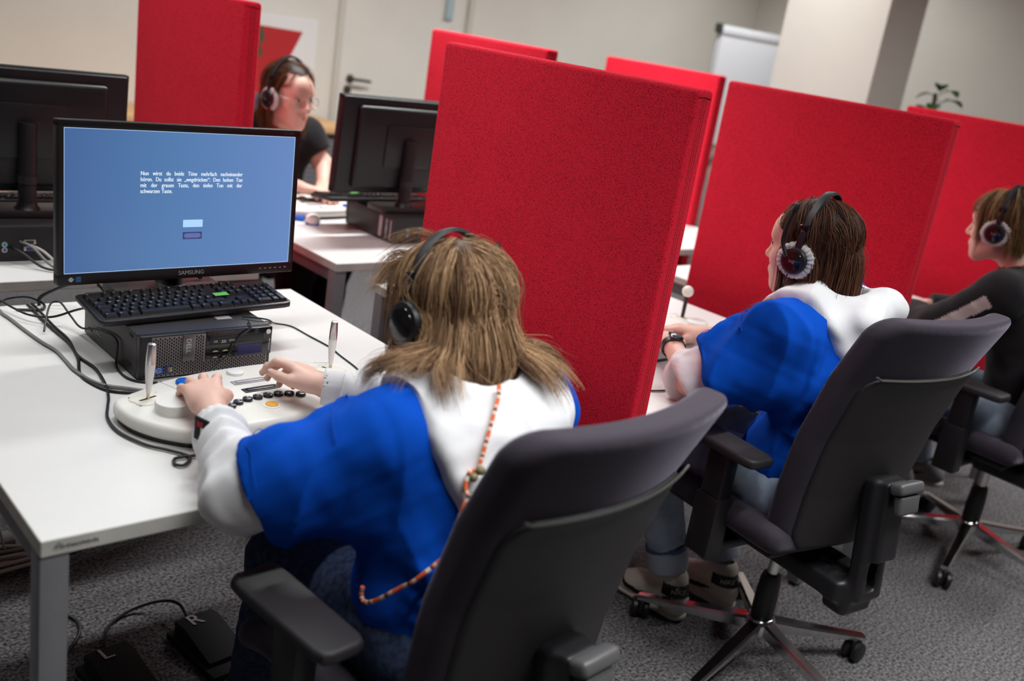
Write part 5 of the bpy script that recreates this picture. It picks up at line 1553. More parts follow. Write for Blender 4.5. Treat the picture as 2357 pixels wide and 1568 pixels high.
def torso_sdf(J, r=(0.150, 0.150, 0.085), grow=0.0, fl=0.74, top=0.86):
    F = V3(J['fwd'])
    S = SDF()
    S.cone(J['pelvis'], J['chest'], r[0] + grow, r[1] + grow, 0.0, flat=(F, fl))
    S.cone(J['chest'], lerp(J['chest'], J['neck'], top), r[1] * 0.97 + grow, r[2] + grow, 0.06, flat=(F, fl))
    S.cone(J['shL'], J['shR'], 0.062 + grow, 0.062 + grow, 0.07)
    return S

def poly_sdf2(x, y, poly):
    P = V3(poly, float); d = np.full(np.broadcast(x, y).shape, 1e9)
    for i in range(len(P)):
        a, b = P[i], P[(i + 1) % len(P)]; e = b - a
        wx, wy = x - a[0], y - a[1]
        t = np.clip((wx * e[0] + wy * e[1]) / (e @ e), 0, 1)
        d = np.minimum(d, (wx - t * e[0]) ** 2 + (wy - t * e[1]) ** 2)
    d = np.sqrt(d)
    return np.where(in_poly(x + 0 * y, y + 0 * x, poly), -d, d)

def make_hoodie(J, parent, hood_poly, bag, sleeveL, sleeveR, seed=3, tr=(0.162, 0.158, 0.090), belly=(0.09, 0.085), droop=0.10, collar=(0.070, 0.022, 0.004), collar_tilt=(0, -0.25, 1), hem=True, amp=0.018, hood_amp=0.013):
    F = V3(J['fwd']); RT = nrm(np.cross(F, (0, 0, 1)))
    S = torso_sdf(J, r=tr, top=0.62)
    for s_, (fr, r1, r2) in (('L', sleeveL), ('R', sleeveR)):
        cut_cone(S, J['sh' + s_], lerp(J['sh' + s_], J['el' + s_], fr), r1, r2, 0.06, fa=False)
        S.cone(lerp(J['sh' + s_], J['el' + s_], 0.81 * fr) + V3([0, 0, -0.022]), lerp(J['sh' + s_], J['chest'], 0.25) + V3([0, 0, -droop]), r2 * 0.80, r2 * 0.95, 0.07)
    # pocket / belly fold over the lap
    # drapery ridges on the sleeves and the flanks
    rs_ = np.random.RandomState(seed)
    for s_, (fr, r1, r2) in (('L', sleeveL), ('R', sleeveR)):
        a_, b_ = V3(J['sh' + s_]), V3(J['el' + s_]); u_ = nrm(b_ - a_); x_ = nrm(np.cross(u_, (0, 0, 1))); z_ = np.cross(x_, u_)
        sgx = -1 if s_ == 'L' else 1
        for (t0, h0, t1, h1, rr_) in ((0.05, 2.0, 0.62, 1.1, 0.016), (0.15, 2.6, 0.72, 2.0, 0.018), (0.10, 0.9, 0.50, 0.3, 0.014), (0.35, 1.5, 0.80, 0.6, 0.012), (0.30, 3.1, 0.80, 2.9, 0.017), (0.52, 0.2, 0.84, -0.5, 0.011), (0.20, 1.5, 0.45, 1.6, 0.013)):
            pr_ = None
            for q in np.linspace(0, 1, 6):
                t_ = (t0 + (t1 - t0) * q) * fr * 1.10; th = h0 + (h1 - h0) * q
                pt = a_ + (b_ - a_) * t_ + (r1 + (r2 - r1) * t_ - 0.003) * (math.cos(th) * z_ + math.sin(th) * x_ * sgx * -1)
                w2 = rr_ * (0.5 + 0.5 * math.sin(math.pi * q))
                if pr_ is not None: S.cone(pr_[0], pt, pr_[1], w2, 0.018)
                pr_ = (pt, w2)
    for k in range(9):
        sd_ = -1 if k % 2 else 1
        z0_ = rs_.uniform(0.05, 0.75); al = rs_.uniform(0.3, 1.6)
        pr_ = None
        for q in np.linspace(0, 1, 6):
            ax = lerp(J['pelvis'], J['chest'], np.clip(z0_ + 0.30 * (q - 0.5), -0.2, 1)); th = al + 0.9 * (q - 0.5)
            pt = ax + RT * sd_ * (tr[0] - 0.008) * math.sin(th) - F * (tr[0] * 0.74 - 0.006) * math.cos(th)
            w2 = 0.014 * (0.4 + 0.6 * math.sin(math.pi * q))
            if pr_ is not None: S.cone(pr_[0], pt, pr_[1], w2, 0.014)
            pr_ = (pt, w2)
    Fh = nrm(V3([F[0], F[1], 0])); bc = V3(J['pelvis']) + V3([0, 0, 0.035]) + Fh * belly[0]
    S.cone(bc - RT * 0.085, bc + RT * 0.085, belly[1], belly[1], 0.07)
    S.plane(V3(J['pelvis']) + V3([0, 0, -0.075]), (0, 0, -1))
    ho, hv, hf = cloth('hoodie', S, 0.006, M_blue, parent, amp=amp, freq=30, seed=seed, it=1, keep=True, fine=amp * 0.12)
    # ribbed hem
    if hem:
        R_ = torso_sdf(J, r=tr, grow=-0.004)
        R_.cone(bc - RT * 0.085, bc + RT * 0.085, belly[1], belly[1], 0.07)
        R_.plane(V3(J['pelvis']) + V3([0, 0, -0.062]), (0, 0, 1)); R_.plane(V3(J['pelvis']) + V3([0, 0, -0.105]), (0, 0, -1))
        cloth('hem_rib', R_, 0.007, M_rib, ho)
    # seams at the dropped shoulder
    for s_, (fr, r1, r2) in (('L', sleeveL),):
        a = lerp(J['sh' + s_], J['el' + s_], 0.22); u = nrm(V3(J['el' + s_]) - V3(J['sh' + s_]))
        x = nrm(np.cross(u, (0, 0, 1))); z = np.cross(x, u)
        ring = [a + 0.075 * (math.cos(t) * z + math.sin(t) * x) for t in np.linspace(-0.9, 1.2, 7)]
        seam_tube(S, ring, 0.0014, M_rib, ho, off=0.0015, it=6)
        e = lerp(J['sh' + s_], J['el' + s_], fr - 0.085)
        ring = [e + r2 * 1.0 * (math.cos(t) * z + math.sin(t) * x) for t in np.linspace(-1.2, 1.6, 9)]
        seam_tube(S, ring, 0.0008, M_rib, ho, off=0.001, it=5)
    # hood lying on the back
    T = torso_sdf(J, r=tr, grow=0.018)
    for s_, (fr, r1, r2) in (('L', sleeveL), ('R', sleeveR)):
        T.cone(J['sh' + s_], lerp(J['sh' + s_], J['el' + s_], 0.5), r1 + 0.016, r2 + 0.016, 0.06)
    N = V3(J['neck'])
    def hood(X, Y, Z):
        d = evalsdf(T, X, Y, Z)
        lx = (X - N[0]) * RT[0] + (Y - N[1]) * RT[1]
        dp = poly_sdf2(lx + 0 * Z, Z - N[2] + 0 * lx, hood_poly)
        k = 0.018
        w_ = np.maximum(k - np.abs(d - dp), 0) / k
        return np.maximum(d, dp) + w_ * w_ * k * 0.25
    hx = max(abs(p[0]) for p in hood_poly) + 0.05
    HS = SDF()
    HS.add(hood, N + V3([-0.26, -0.26, -0.32]), N + V3([0.26, 0.26, 0.16]))
    for c, r, yaw in bag:
        cw = N + RT * c[0] + F * c[1] + V3([0, 0, c[2]])
        HS.ell(cw, r, 0.05, R=np.stack([RT, F, V3([0, 0, 1.0])], 1) @ np.array(Matrix.Rotation(yaw, 3, 'Z')))
    up = nrm(F * collar_tilt[1] + V3([0, 0, collar_tilt[2]])); c0 = N + V3([0, 0, collar[2]]) + F * 0.012
    e1 = RT; e2 = np.cross(up, e1)
    prev = None
    for t in np.linspace(0, 2 * math.pi, 15):
        q = c0 + collar[0] * (math.cos(t) * e1 * 1.05 + math.sin(t) * e2)
        if prev is not None: HS.cone(prev, q, collar[1], collar[1], 0.03)
        prev = q
    HS.cone(N - up * 0.05, N + up * 0.16, 0.060, 0.072, 0.01, 's')
    cloth('hood', HS, 0.0055, M_whc, ho, amp=hood_amp, freq=30, seed=seed + 11, it=2, fine=hood_amp * 0.2)
    return ho, S, HS

def white_sleeve(parent, J, s_, frac, r, cuff, seed, gather=0.006, rings=3.0):
    """long white sleeve from under the blue one to the cuff"""
    S = SDF()
    a = lerp(J['sh' + s_], J['el' + s_], frac)
    e = V3(J['el' + s_]); w = V3(J['wr' + s_]); u = nrm(w - e)
    wc = w + u * cuff[0]; L = cuff[1]
    cut_cone(S, a, e, r[0], r[1], 0.0, fb=False, rings=2.2, amp=gather * 0.6, seed=seed)
    cut_cone(S, e, wc - u * L * 0.6, r[1], r[2], 0.03, fa=False, rings=rings, amp=gather, seed=seed + 1)
    so = cloth('sleeve', S, 0.005, M_whc, parent, amp=0.0065, freq=44, seed=seed, it=1, fine=0.0010)
    C_ = SDF()
    cut_cone(C_, wc - u * L, wc, cuff[2] + 0.003, cuff[2], 0.0, rings=14, amp=0.0005, seed=seed)
    cut_cone(C_, wc - u * 0.004, wc + u * 0.004, cuff[2] - 0.0035, cuff[2] - 0.0035, 0.0)
    C_.cone(wc - u * 0.006, wc + u * 0.05, cuff[2] - 0.005, cuff[2] - 0.005, 0.004, 's')
    cloth('cuff', C_, 0.0035, M_whcuff, so)
    return so

def make_trousers(J, parent, m_, cuff=None, amp=0.006, seed=5, r=(0.095, 0.074, 0.060), name='jeans'):
    S = SDF()
    RTv = nrm(np.cross(V3(J['fwd']), (0, 0, 1)))
    S.cone(V3(J['hipL']), V3(J['hipR']), r[0], r[0], 0.0)
    for s_ in 'LR':
        S.cone(J['hip' + s_], J['kn' + s_], r[0], r[1], 0.04)
        cut_cone(S, J['kn' + s_], lerp(J['kn' + s_], J['an' + s_], 0.93), r[1], r[2], 0.03, fa=False)
    o = cloth(name, S, 0.007, m_, parent, amp=amp, freq=40, seed=seed, fine=0.0012)
    if cuff:
        for s_ in 'LR':
            C_ = SDF()
            cut_cone(C_, lerp(J['kn' + s_], J['an' + s_], 0.80), lerp(J['kn' + s_], J['an' + s_], 0.95), r[2] + 0.007, r[2] + 0.006, 0)
            cloth('turn_up', C_, 0.005, cuff, o, amp=0.0015, freq=60, seed=seed)
            C_ = SDF()
            cut_cone(C_, lerp(J['kn' + s_], J['an' + s_], 0.765), lerp(J['kn' + s_], J['an' + s_], 0.80), r[2] + 0.006, r[2] + 0.006, 0)
            cloth('hem_stripe', C_, 0.005, mat('denim_stripe', (0.06, 0.10, 0.22), 0.9, bump=0.3, bscale=800), o)
    return o

# ================================================== nearest hoodie wearer
J1 = dict(fwd=(0.0, 0.97, -0.25), neck=(.607, -.166, .928), chest=(.600, -.222, .805), pelvis=(.600, -.275, .575), shL=(.450, -.180, .876), shR=(.762, -.170, .880),
          elL=(.282, -.050, .765), wrL=(.343, .205, .802), elR=(.785, .060, .795), wrR=(.578, .208, .806),
          hipL=(.52, -.25, .535), hipR=(.68, -.25, .535), knL=(.475, .10, .515), knR=(.72, .12, .515), anL=(.48, .20, .12), anR=(.70, .24, .12))
H1 = Head((.615, -.090, 1.045), 0.04, -0.26, 0.04, 0.96)
nl = []
hands1 = [dict(w=(.343, .205, .804), fwd=(.22, .96, .06), dors=(-.18, -.10, 1), side=1, sc=0.98, spread=0.26,
               curl=[(0.22, 0.95, 0.5), (0.18, 1.0, 0.5), (0.22, 1.0, 0.5), (0.30, 0.75, 0.4)],
               thumb=[(0.020, 0.020, -0.006), (0.040, 0.048, -0.016), (0.045, 0.074, -0.026), (0.040, 0.096, -0.034)]),
          dict(w=(.578, .208, .806), fwd=(-.16, .96, .16), dors=(.36, -.14, 1), side=-1, sc=0.97, spread=0.10,
               curl=[(0.25, 0.62, 0.42), (0.30, 0.75, 0.5), (0.42, 0.85, 0.5), (0.52, 0.8, 0.5)],
               thumb=[(0.020, 0.018, -0.008), (0.038, 0.050, -0.020), (0.040, 0.082, -0.027), (0.034, 0.112, -0.033)])]
P1 = body_mesh('person', J1, H1, hands1, nails=nl, h=0.0031, legs=False)
finish(P1, 'person in blue hoodie with fair shoulder-length hair seated nearest the camera', 'person')
nail_parts(nl, P1)
HD1, S1, HS1 = make_hoodie(J1, P1, [(-.155, .09), (-.140, -.03), (-.105, -.12), (-.03, -.225), (.03, -.225), (.115, -.12), (.150, -.02), (.150, .09)],
                      [((0.03, -0.10, -0.035), (0.10, 0.045, 0.05), 0.1), ((0.080, -0.075, -0.020), (0.045, 0.040, 0.038), 0.2)],
                      (0.86, 0.084, 0.078), (0.86, 0.084, 0.078), collar=(0.060, 0.022, 0.0))
slL = white_sleeve(HD1, J1, 'L', 0.55, (0.062, 0.061, 0.044), (-0.055, 0.055, 0.036), 21)
slR = white_sleeve(HD1, J1, 'R', 0.55, (0.062, 0.061, 0.044), (0.005, 0.060, 0.036), 31)
# little badge on the left sleeve
bd = MB().box((-0.002, -0.016, -0.020), (0.002, 0.016, 0.020), 0.0008, M=frame((.279, .098, .802), (-0.9, 0.25, 0.35), (0.30, 0.93, 0.1)) @ Matrix.Rotation(math.pi / 2, 4, 'Z') @ Matrix.Rotation(math.pi / 2, 4, 'X') if False else Matrix.Translation((.2805, .100, .808)) @ Matrix.Rotation(0.28, 4, 'Z')).obj('sleeve_badge', M_blk, slL)
MB().box((-0.0026, -0.010, -0.014), (-0.0019, 0.000, 0.004), M=Matrix.Translation((.2805, .100, .808)) @ Matrix.Rotation(0.28, 4, 'Z')).obj('badge_print', M_whc, bd, False)
MB().box((-0.0026, -0.004, 0.004), (-0.0019, 0.010, 0.013), M=Matrix.Translation((.2805, .100, .808)) @ Matrix.Rotation(0.28, 4, 'Z')).obj('badge_print', M_redc, bd, False)
make_trousers(J1, P1, M_jeans, seed=8, r=(0.095, 0.078, 0.062))
make_shoe(P1, (.485, .23, 0.0), 0.05, 0.0, -1, swoosh=False, upper=M_shoeg)
make_shoe(P1, (.70, .27, 0.0), -0.05, 0.0, 1, swoosh=False, upper=M_shoeg)
def len1(p): return np.clip(0.188 + p[:, 2] * 1.06 + 0.25 * np.clip(p[:, 1] - 0.02, 0, 1), 0.10, 0.38)
make_hair('hair', H1, P1, -0.005, len1, (0.11, 0.046, 0.022), (0.76, 0.48, 0.27), n_guides=400, per=13, seed=4, step=0.0195, layer=(0.004, 0.024),
          hair_line=hairline(), coll_sdf=HS1, ymax=0.065, bell=(0.095, 0.25), frizz=0.014, lenvar=0.14, sweep=0.05)
make_headset(H1, 'black headset on the fair hair of the nearest hoodie wearer', dict(side=1, pts=[(0.104, 0.0, -0.010), (0.106, 0.006, 0.030), (0.110, 0.008, 0.075), (0.113, 0.006, 0.098)], r=0.0040), tilt=0.02, side=-1, cs=1.22, cov=0.86)
for k, pts in enumerate((((-0.035, 0.070, 0.096), (-0.058, 0.092, 0.084), (-0.078, 0.100, 0.056), (-0.100, 0.096, 0.046)), ((-0.015, 0.078, 0.102), (-0.035, 0.108, 0.104), (-0.055, 0.122, 0.080), (-0.060, 0.126, 0.050)), ((0.0, 0.03, 0.128), (-0.012, 0.06, 0.140), (-0.03, 0.095, 0.130), (-0.05, 0.115, 0.112)), ((-0.02, 0.085, 0.098), (-0.05, 0.094, 0.070), (-0.068, 0.088, 0.030), (-0.072, 0.080, 0.0)))):
    hair_lock('hair_lock', H1, P1, pts, 0.006, 90 if k in (0, 3) else 45, (0.14, 0.06, 0.03), (0.62, 0.38, 0.21), seed=70 + k, r0=0.00042)

# lanyard cord of the nearest person
M_or = mat('cord_orange', (0.80, 0.13, 0.03), 0.7); M_cr = mat('cord_cream', (0.75, 0.60, 0.50), 0.7); M_ck = mat('cord_black', (0.03, 0.02, 0.02), 0.7)
def cord(pts, r, name, parent, seed):
    P = spline(pts, 26); rs = random.Random(seed)
    mis = []; k = 0
    while len(mis) < len(P):
        for m_, n_ in ((0, 24), (1, 8), (0, 6), (2, 7), (1, 13)): mis += [m_] * n_
    return MB().tube(P, r, 8, mis=mis).obj(name, [M_or, M_cr, M_ck], parent)
ly = empty('neck_cord', (.62, -.30, .90), 0, 'orange patterned neck cord hanging down the back of the nearest hoodie wearer', 'cord')
def off(l): return [tuple(V3(p) - V3([.62, -.30, .90])) for p in l]
def lay(S, pts, off_):
    P = spline(pts, 6)
    for _ in range(8):
        ev = lambda Q: evalsdf(S, Q[:, 0][:, None, None], Q[:, 1][:, None, None], Q[:, 2][:, None, None]).ravel()
        d = ev(P); G = np.stack([(ev(P + V3([0.002 * (i == j) for j in range(3)])) - d) / 0.002 for i in range(3)], 1)
        P = P - nrm(G) * (d - off_)[:, None] * 0.8
    return P
CORD_A = lay(HS1, [(.5814, -.2699, .990), (.569, -.2871, .980), (.5523, -.302, .965), (.5386, -.3135, .948), (.5272, -.3206, .928), (.519, -.3255, .9101), (.5122, -.3293, .8956), (.508, -.3326, .885)], 0.012)
CORD_B = [CORD_A[-1] + V3(q) for q in ((0, 0, 0), (-.011, .004, .002), (-.019, .001, -.008), (-.0235, -.004, -.022), (-.021, -.010, -.034), (-.028, -.010, -.047), (-.031, -.006, -.074))]
CORD_C = lay(S1, [(.4939, -.3472, .8028), (.4888, -.3392, .7831), (.4724, -.3322, .7564), (.4561, -.321, .7325), (.4404, -.3037, .7064), (.4252, -.275, .6726), (.4158, -.2472, .6439), (.4123, -.2268, .6316), (.4114, -.2178, .6392), (.4111, -.2191, .6541)], 0.012)
cord(off(CORD_A[::3]), 0.0032, 'cord_strand', ly, 1); cord(off(CORD_B), 0.0032, 'cord_strand', ly, 2); cord(off(CORD_C[::3]), 0.0036, 'cord_strand', ly, 3)
BE = CORD_A[-1] + V3([0, -.004, 0.004])
bm = bmesh.new(); bmesh.ops.create_uvsphere(bm, u_segments=14, v_segments=10, radius=0.0075); MB().bm(bm, 0, Matrix.Translation(off([BE])[0])).obj('bead', mat('bead_olive', (0.20, 0.17, 0.08), 0.5), ly)
bm = bmesh.new(); bmesh.ops.create_uvsphere(bm, u_segments=14, v_segments=10, radius=0.0070); MB().bm(bm, 0, Matrix.Translation(off([BE + V3([-.011, 0, -.009])])[0])).obj('bead', MATS['bead_olive'], ly)

# ================================================== second hoodie wearer
J2 = dict(fwd=(-.10, .97, -0.18), neck=(1.725, -.135, 1.005), chest=(1.75, -.175, .87), pelvis=(1.775, -.195, .575), shL=(1.560, -.135, .940), shR=(1.880, -.105, .945),
          elL=(1.487, .026, .775), wrL=(1.607, .198, .797), elR=(1.935, .095, .795), wrR=(1.815, .250, .790),
          hipL=(1.69, -.17, .535), hipR=(1.86, -.17, .535), knL=(1.66, .235, .52), knR=(1.90, .25, .52), anL=(1.72, .125, .12), anR=(1.92, .095, .12))
H2 = Head((1.704, -.074, 1.116), 0.13, -0.08, -0.03, 0.98)
hands2 = [dict(w=(1.607, .198, .797), fwd=(.52, .85, -.02), dors=(-.2, 0, 1), side=1, sc=1.0, spread=0.12, curl=[(0.3, 0.6, 0.4), (0.35, 0.7, 0.4), (0.4, 0.7, 0.4), (0.45, 0.7, 0.4)],
               thumb=[(0.020, 0.020, -0.006), (0.042, 0.045, -0.014), (0.050, 0.072, -0.022), (0.048, 0.096, -0.030)]),
          dict(w=(1.815, .250, .790), fwd=(-.66, .74, .05), dors=(.2, -.1, 1), side=-1, sc=1.0, spread=0.12, curl=[(0.3, 0.6, 0.4), (0.3, 0.7, 0.4), (0.4, 0.7, 0.4), (0.5, 0.7, 0.4)],
               thumb=[(0.020, 0.018, -0.008), (0.040, 0.048, -0.018), (0.046, 0.076, -0.026), (0.044, 0.100, -0.033)])]
P2 = body_mesh('person', J2, H2, hands2, h=0.0036, arm_r=(0.042, 0.036, 0.023), legs=False)
finish(P2, 'person in blue hoodie with white hood and long brown hair at the second desk', 'person')
eye_parts(H2, P2)
HD2, S2, HS2 = make_hoodie(J2, P2, [(-.145, .09), (-.135, -.02), (-.085, -.115), (0.0, -.165), (.085, -.115), (.130, -.02), (.135, .09)],
                      [((0.01, -0.120, -0.02), (0.105, 0.042, 0.050), 0.1), ((0.07, -0.140, 0.0), (0.045, 0.038, 0.034), 0.2)], (0.70, 0.084, 0.084), (0.72, 0.082, 0.080), seed=6)
for s_, sd in (('L', 41), ('R', 51)):
    S = SDF()
    cut_cone(S, lerp(J2['sh' + s_], J2['el' + s_], 0.56), lerp(J2['sh' + s_], J2['el' + s_], 1.02), 0.056, 0.074, 0, rings=2.5, amp=0.002, seed=sd)
    cut_cone(S, lerp(J2['sh' + s_], J2['el' + s_], 0.98), lerp(J2['el' + s_], J2['wr' + s_], 0.17), 0.074, 0.064, 0.02, rings=3, amp=0.002, seed=sd + 1)
    cloth('sleeve', S, 0.005, M_whc, HD2, amp=0.0025, freq=60, seed=sd, fine=0.001)
make_trousers(J2, P2, M_jeansl, cuff=mat('pale_denim', (0.40, 0.43, 0.52), 0.9, bump=0.3, bscale=800), seed=18, r=(0.098, 0.075, 0.052))
make_shoe(P2, (1.725, .175, 0.0), 0.12, 0.0, -1)
make_shoe(P2, (1.915, .140, 0.0), 0.05, 0.0, 1)
MB().box((-0.05, -0.012, -0.006), (0.05, 0.012, 0.006), 0.004, M=Matrix.Translation((1.585, -0.02, 0.60)) @ Matrix.Rotation(0.5, 4, 'Z') @ Matrix.Rotation(-0.3, 4, 'Y')).obj('pocket_trim', M_redc, HD2)
def len2(p): return np.clip(0.22 + p[:, 2] * 0.95 + 0.25 * np.clip(p[:, 1] - 0.0, 0, 1), 0.10, 0.40)
make_hair('hair', H2, P2, 0.0, len2, (0.022, 0.007, 0.005), (0.22, 0.095, 0.055), n_guides=270, per=14, seed=9, step=0.020, layer=(0.002, 0.010),
          hair_line=hairline(), coll=[((1.725, -.125, 1.02), .060)], frizz=0.006, lenvar=0.10, sweep=0.45, ymax=0.030)
make_headset(H2, 'black headset with white cushion covers on the brown hair at the second desk', dict(pts=[(-0.107, 0.012, -0.004), (-0.107, 0.026, 0.030), (-0.104, 0.022, 0.068), (-0.099, 0.014, 0.098)], r=0.0050), tilt=0.16, side=-1,
             cable_pts=[tuple(H2.w(q)) for q in ((-0.100, 0.006, -0.046), (-0.098, 0.012, -0.075), (-0.092, 0.024, -0.11), (-0.085, 0.04, -0.16))])
hair_lock('hair_lock', H2, P2, [(1.640, -.085, 1.075), (1.622, -.088, 1.035), (1.600, -.082, 1.005), (1.575, -.066, .985), (1.548, -.05, .968)], 0.0055, 160, (0.03, 0.010, 0.006), (0.30, 0.13, 0.07), seed=77, world=True)
# watch on the left wrist
u = nrm(V3(J2['wrL']) - V3(J2['elL'])); wc = V3(J2['wrL']) - u * 0.018
wt = empty('wristwatch', tuple(wc), 0, 'black smartwatch on the left wrist at the second desk', 'watch')
x_ = nrm(np.cross(u, (0, 0, 1))); z__ = np.cross(x_, u)
ring = [0.0285 * (math.cos(t) * x_ * 1.02 + math.sin(t) * z__ * 0.92) for t in np.linspace(0, 2 * math.pi, 33)]
vs = []; fs = []
for q in ring[:-1]:
    for a, b in ((-0.010, 0), (0.010, 0), (0.010, 0.0028), (-0.010, 0.0028)): vs.append(q + u * a + nrm(q) * b)
for i in range(32):
    for j in range(4): fs.append((i * 4 + j, ((i + 1) % 32) * 4 + j, ((i + 1) % 32) * 4 + (j + 1) % 4, i * 4 + (j + 1) % 4))
MB().add(vs, fs).obj('strap', M_black, wt)
Mw = frame(tuple(z__ * 0.0275), x_, u)
MB().box((-0.017, -0.019, -0.001), (0.017, 0.019, 0.009), 0.004, 3, M=Mw).obj('watch_case', M_blackgloss, wt)
MB().box((-0.014, -0.016, 0.0088), (0.014, 0.016, 0.0096), 0.0004, M=Mw).obj('watch_glass', mat('watch_glass', (0.10, 0.10, 0.11), 0.08), wt)

# ================================================== person in black at the right edge
J3 = dict(fwd=(-.05, .98, -0.12), neck=(3.00, -.085, 1.005), chest=(3.02, -.135, .86), pelvis=(3.03, -.17, .57), shL=(2.85, -.095, .945), shR=(3.17, -.08, .945),
          elL=(2.80, .06, .79), wrL=(2.93, .23, .79), elR=(3.24, .08, .79), wrR=(3.11, .24, .79),
          hipL=(2.95, -.15, .535), hipR=(3.12, -.15, .535), knL=(2.95, .26, .52), knR=(3.14, .26, .52), anL=(3.05, .17, .17), anR=(3.22, .16, .17))
H3 = Head((2.955, .005, 1.135), 0.12, -0.12, 0.0, 0.97)
hands3 = [dict(w=J3['wrL'], fwd=(.3, .9, -.05), dors=(0, 0, 1), side=1, sc=1.0, curl=[(0.3, 0.6, 0.4)] * 4, thumb=[(0.020, 0.020, -0.006), (0.042, 0.045, -0.014), (0.050, 0.072, -0.022), (0.048, 0.096, -0.030)]),
          dict(w=J3['wrR'], fwd=(-.3, .9, -.05), dors=(0, 0, 1), side=-1, sc=1.0, curl=[(0.3, 0.6, 0.4)] * 4, thumb=[(0.020, 0.018, -0.008), (0.040, 0.048, -0.018), (0.046, 0.076, -0.026), (0.044, 0.100, -0.033)])]
P3 = body_mesh('person', J3, H3, hands3, h=0.0045, legs=False)
finish(P3, 'person in black sweater and light jeans with short fair hair at the right picture edge', 'person')
eye_parts(H3, P3)
def sweater(J, parent, name, m_, seed, sl=((0.075, 0.066), (0.062, 0.048)), short=False, amp=0.005):
    S = torso_sdf(J, r=(0.145, 0.145, 0.078))
    for s_ in 'LR':
        if short:
            cut_cone(S, J['sh' + s_], lerp(J['sh' + s_], J['el' + s_], 0.62), 0.066, 0.064, 0.05, fa=False)
        else:
            S.cone(J['sh' + s_], J['el' + s_], *sl[0], 0.06); cut_cone(S, J['el' + s_], lerp(J['el' + s_], J['wr' + s_], 0.98), *sl[1], 0.04, fa=False)
    S.plane(V3(J['pelvis']) + V3([0, 0, -0.085]), (0, 0, -1))
    S.cone(V3(J['neck']) - V3([0, 0, 0.02]), V3(J['neck']) + V3([0, 0.03, 0.10]), 0.060, 0.060, 0.006, 's')
    return cloth(name, S, 0.007, m_, parent, amp=amp, freq=34, seed=seed, fine=0.001, keep=True)
sw, sv, sf = sweater(J3, P3, 'sweater', M_blk, 61)
# pale stripe down the left upper arm
a0, a1 = V3(J3['shL']), V3(J3['elL']); uu = nrm(a1 - a0)
fc = sv[sf].mean(1); tt_ = (fc - a0) @ uu; rad_ = nrm(fc - a0 - tt_[:, None] * uu)
od = nrm(V3([-0.80, -0.50, 0.35])); od = nrm(od - uu * (od @ uu))
nn = vnormals(sv, sf)
sel = (tt_ > 0.03) & (tt_ < 0.215) & ((rad_ @ od) > 0.965) & (np.linalg.norm(fc - a0 - tt_[:, None] * uu, axis=1) < 0.12)
if sel.sum() > 3:
    pv, pf = patch(sv, sf, nn, sel, 0.002)
    link('sleeve_stripe', quad_mesh('sleeve_stripe', pv, pf, mat('stripe_grey_white', (0.50, 0.46, 0.44), 0.8)), sw)
C_ = SDF(); N3 = V3(J3['neck'])
prev = None
for t in np.linspace(0, 2 * math.pi, 15):
    q = N3 + V3([0.066 * math.cos(t), 0.062 * math.sin(t) + 0.01, 0.018 - 0.02 * math.sin(t)])
    if prev is not None: C_.cone(prev, q, 0.011, 0.011, 0.006)
    prev = q
cloth('collar', C_, 0.004, M_redc, sw)
make_trousers(J3, P3, M_jeansl, seed=28, r=(0.10, 0.078, 0.058))
make_shoe(P3, (3.05, .20, 0.095), 0.35, -0.25, -1, high=False)
make_shoe(P3, (3.23, .17, 0.095), 0.15, -0.15, 1, high=False, upper=M_shoeg)
def len3(p): return np.clip(0.10 + p[:, 2] * 0.75 + 0.10 * np.clip(p[:, 1], 0, 1), 0.06, 0.24)
make_hair('hair', H3, P3, 0.02, len3, (0.060, 0.026, 0.012), (0.42, 0.24, 0.11), n_guides=220, per=13, seed=15, step=0.018, layer=(0.003, 0.020), hair_line=hairline(),
          coll=[((3.0, -.075, 1.03), .058)], frizz=0.02, lenvar=0.2, sweep=0.1, ymax=0.055)
make_headset(H3, 'black headset with white cushion covers on the person in black', None, tilt=0.16)

# ================================================== woman facing the camera
JW = dict(fwd=(.12, -.97, -0.2), neck=(1.555, 2.235, 1.012), chest=(1.56, 2.30, .87), pelvis=(1.60, 2.36, .58), shL=(1.70, 2.270, .972), shR=(1.415, 2.255, .965),
          elL=(1.752, 2.205, .865), wrL=(1.690, 2.090, .803), elR=(1.415, 2.14, .83), wrR=(1.570, 2.075, .803),
          hipL=(1.68, 2.34, .535), hipR=(1.52, 2.34, .535), knL=(1.68, 1.95, .52), knR=(1.52, 1.95, .52), anL=(1.68, 1.98, .12), anR=(1.52, 1.98, .12))
HW = Head((1.548, 2.165, 1.132), math.radians(193), -0.12, 0.02, 1.0)
handsW = [dict(w=JW['wrL'], fwd=(-.25, -.95, -.05), dors=(0, 0.1, 1), side=1, sc=1.0, curl=[(0.25, 0.5, 0.3)] * 4, thumb=[(0.020, 0.020, -0.006), (0.042, 0.045, -0.014), (0.050, 0.072, -0.022), (0.048, 0.096, -0.030)]),
          dict(w=JW['wrR'], fwd=(.75, -.65, -.03), dors=(0, 0.1, 1), side=-1, sc=1.0, curl=[(0.25, 0.5, 0.3)] * 4, thumb=[(0.020, 0.018, -0.008), (0.040, 0.048, -0.018), (0.046, 0.076, -0.026), (0.044, 0.100, -0.033)])]
PW = body_mesh('person', JW, HW, handsW, h=0.004, arm_r=(0.042, 0.037, 0.025), legs=False)
finish(PW, 'woman in black T-shirt with glasses facing the camera in the far row', 'person')
eye_parts(HW, PW)
sweater(JW, PW, 'shirt', M_blk, 71, short=True)
C_ = SDF(); NW = V3(JW['neck'])
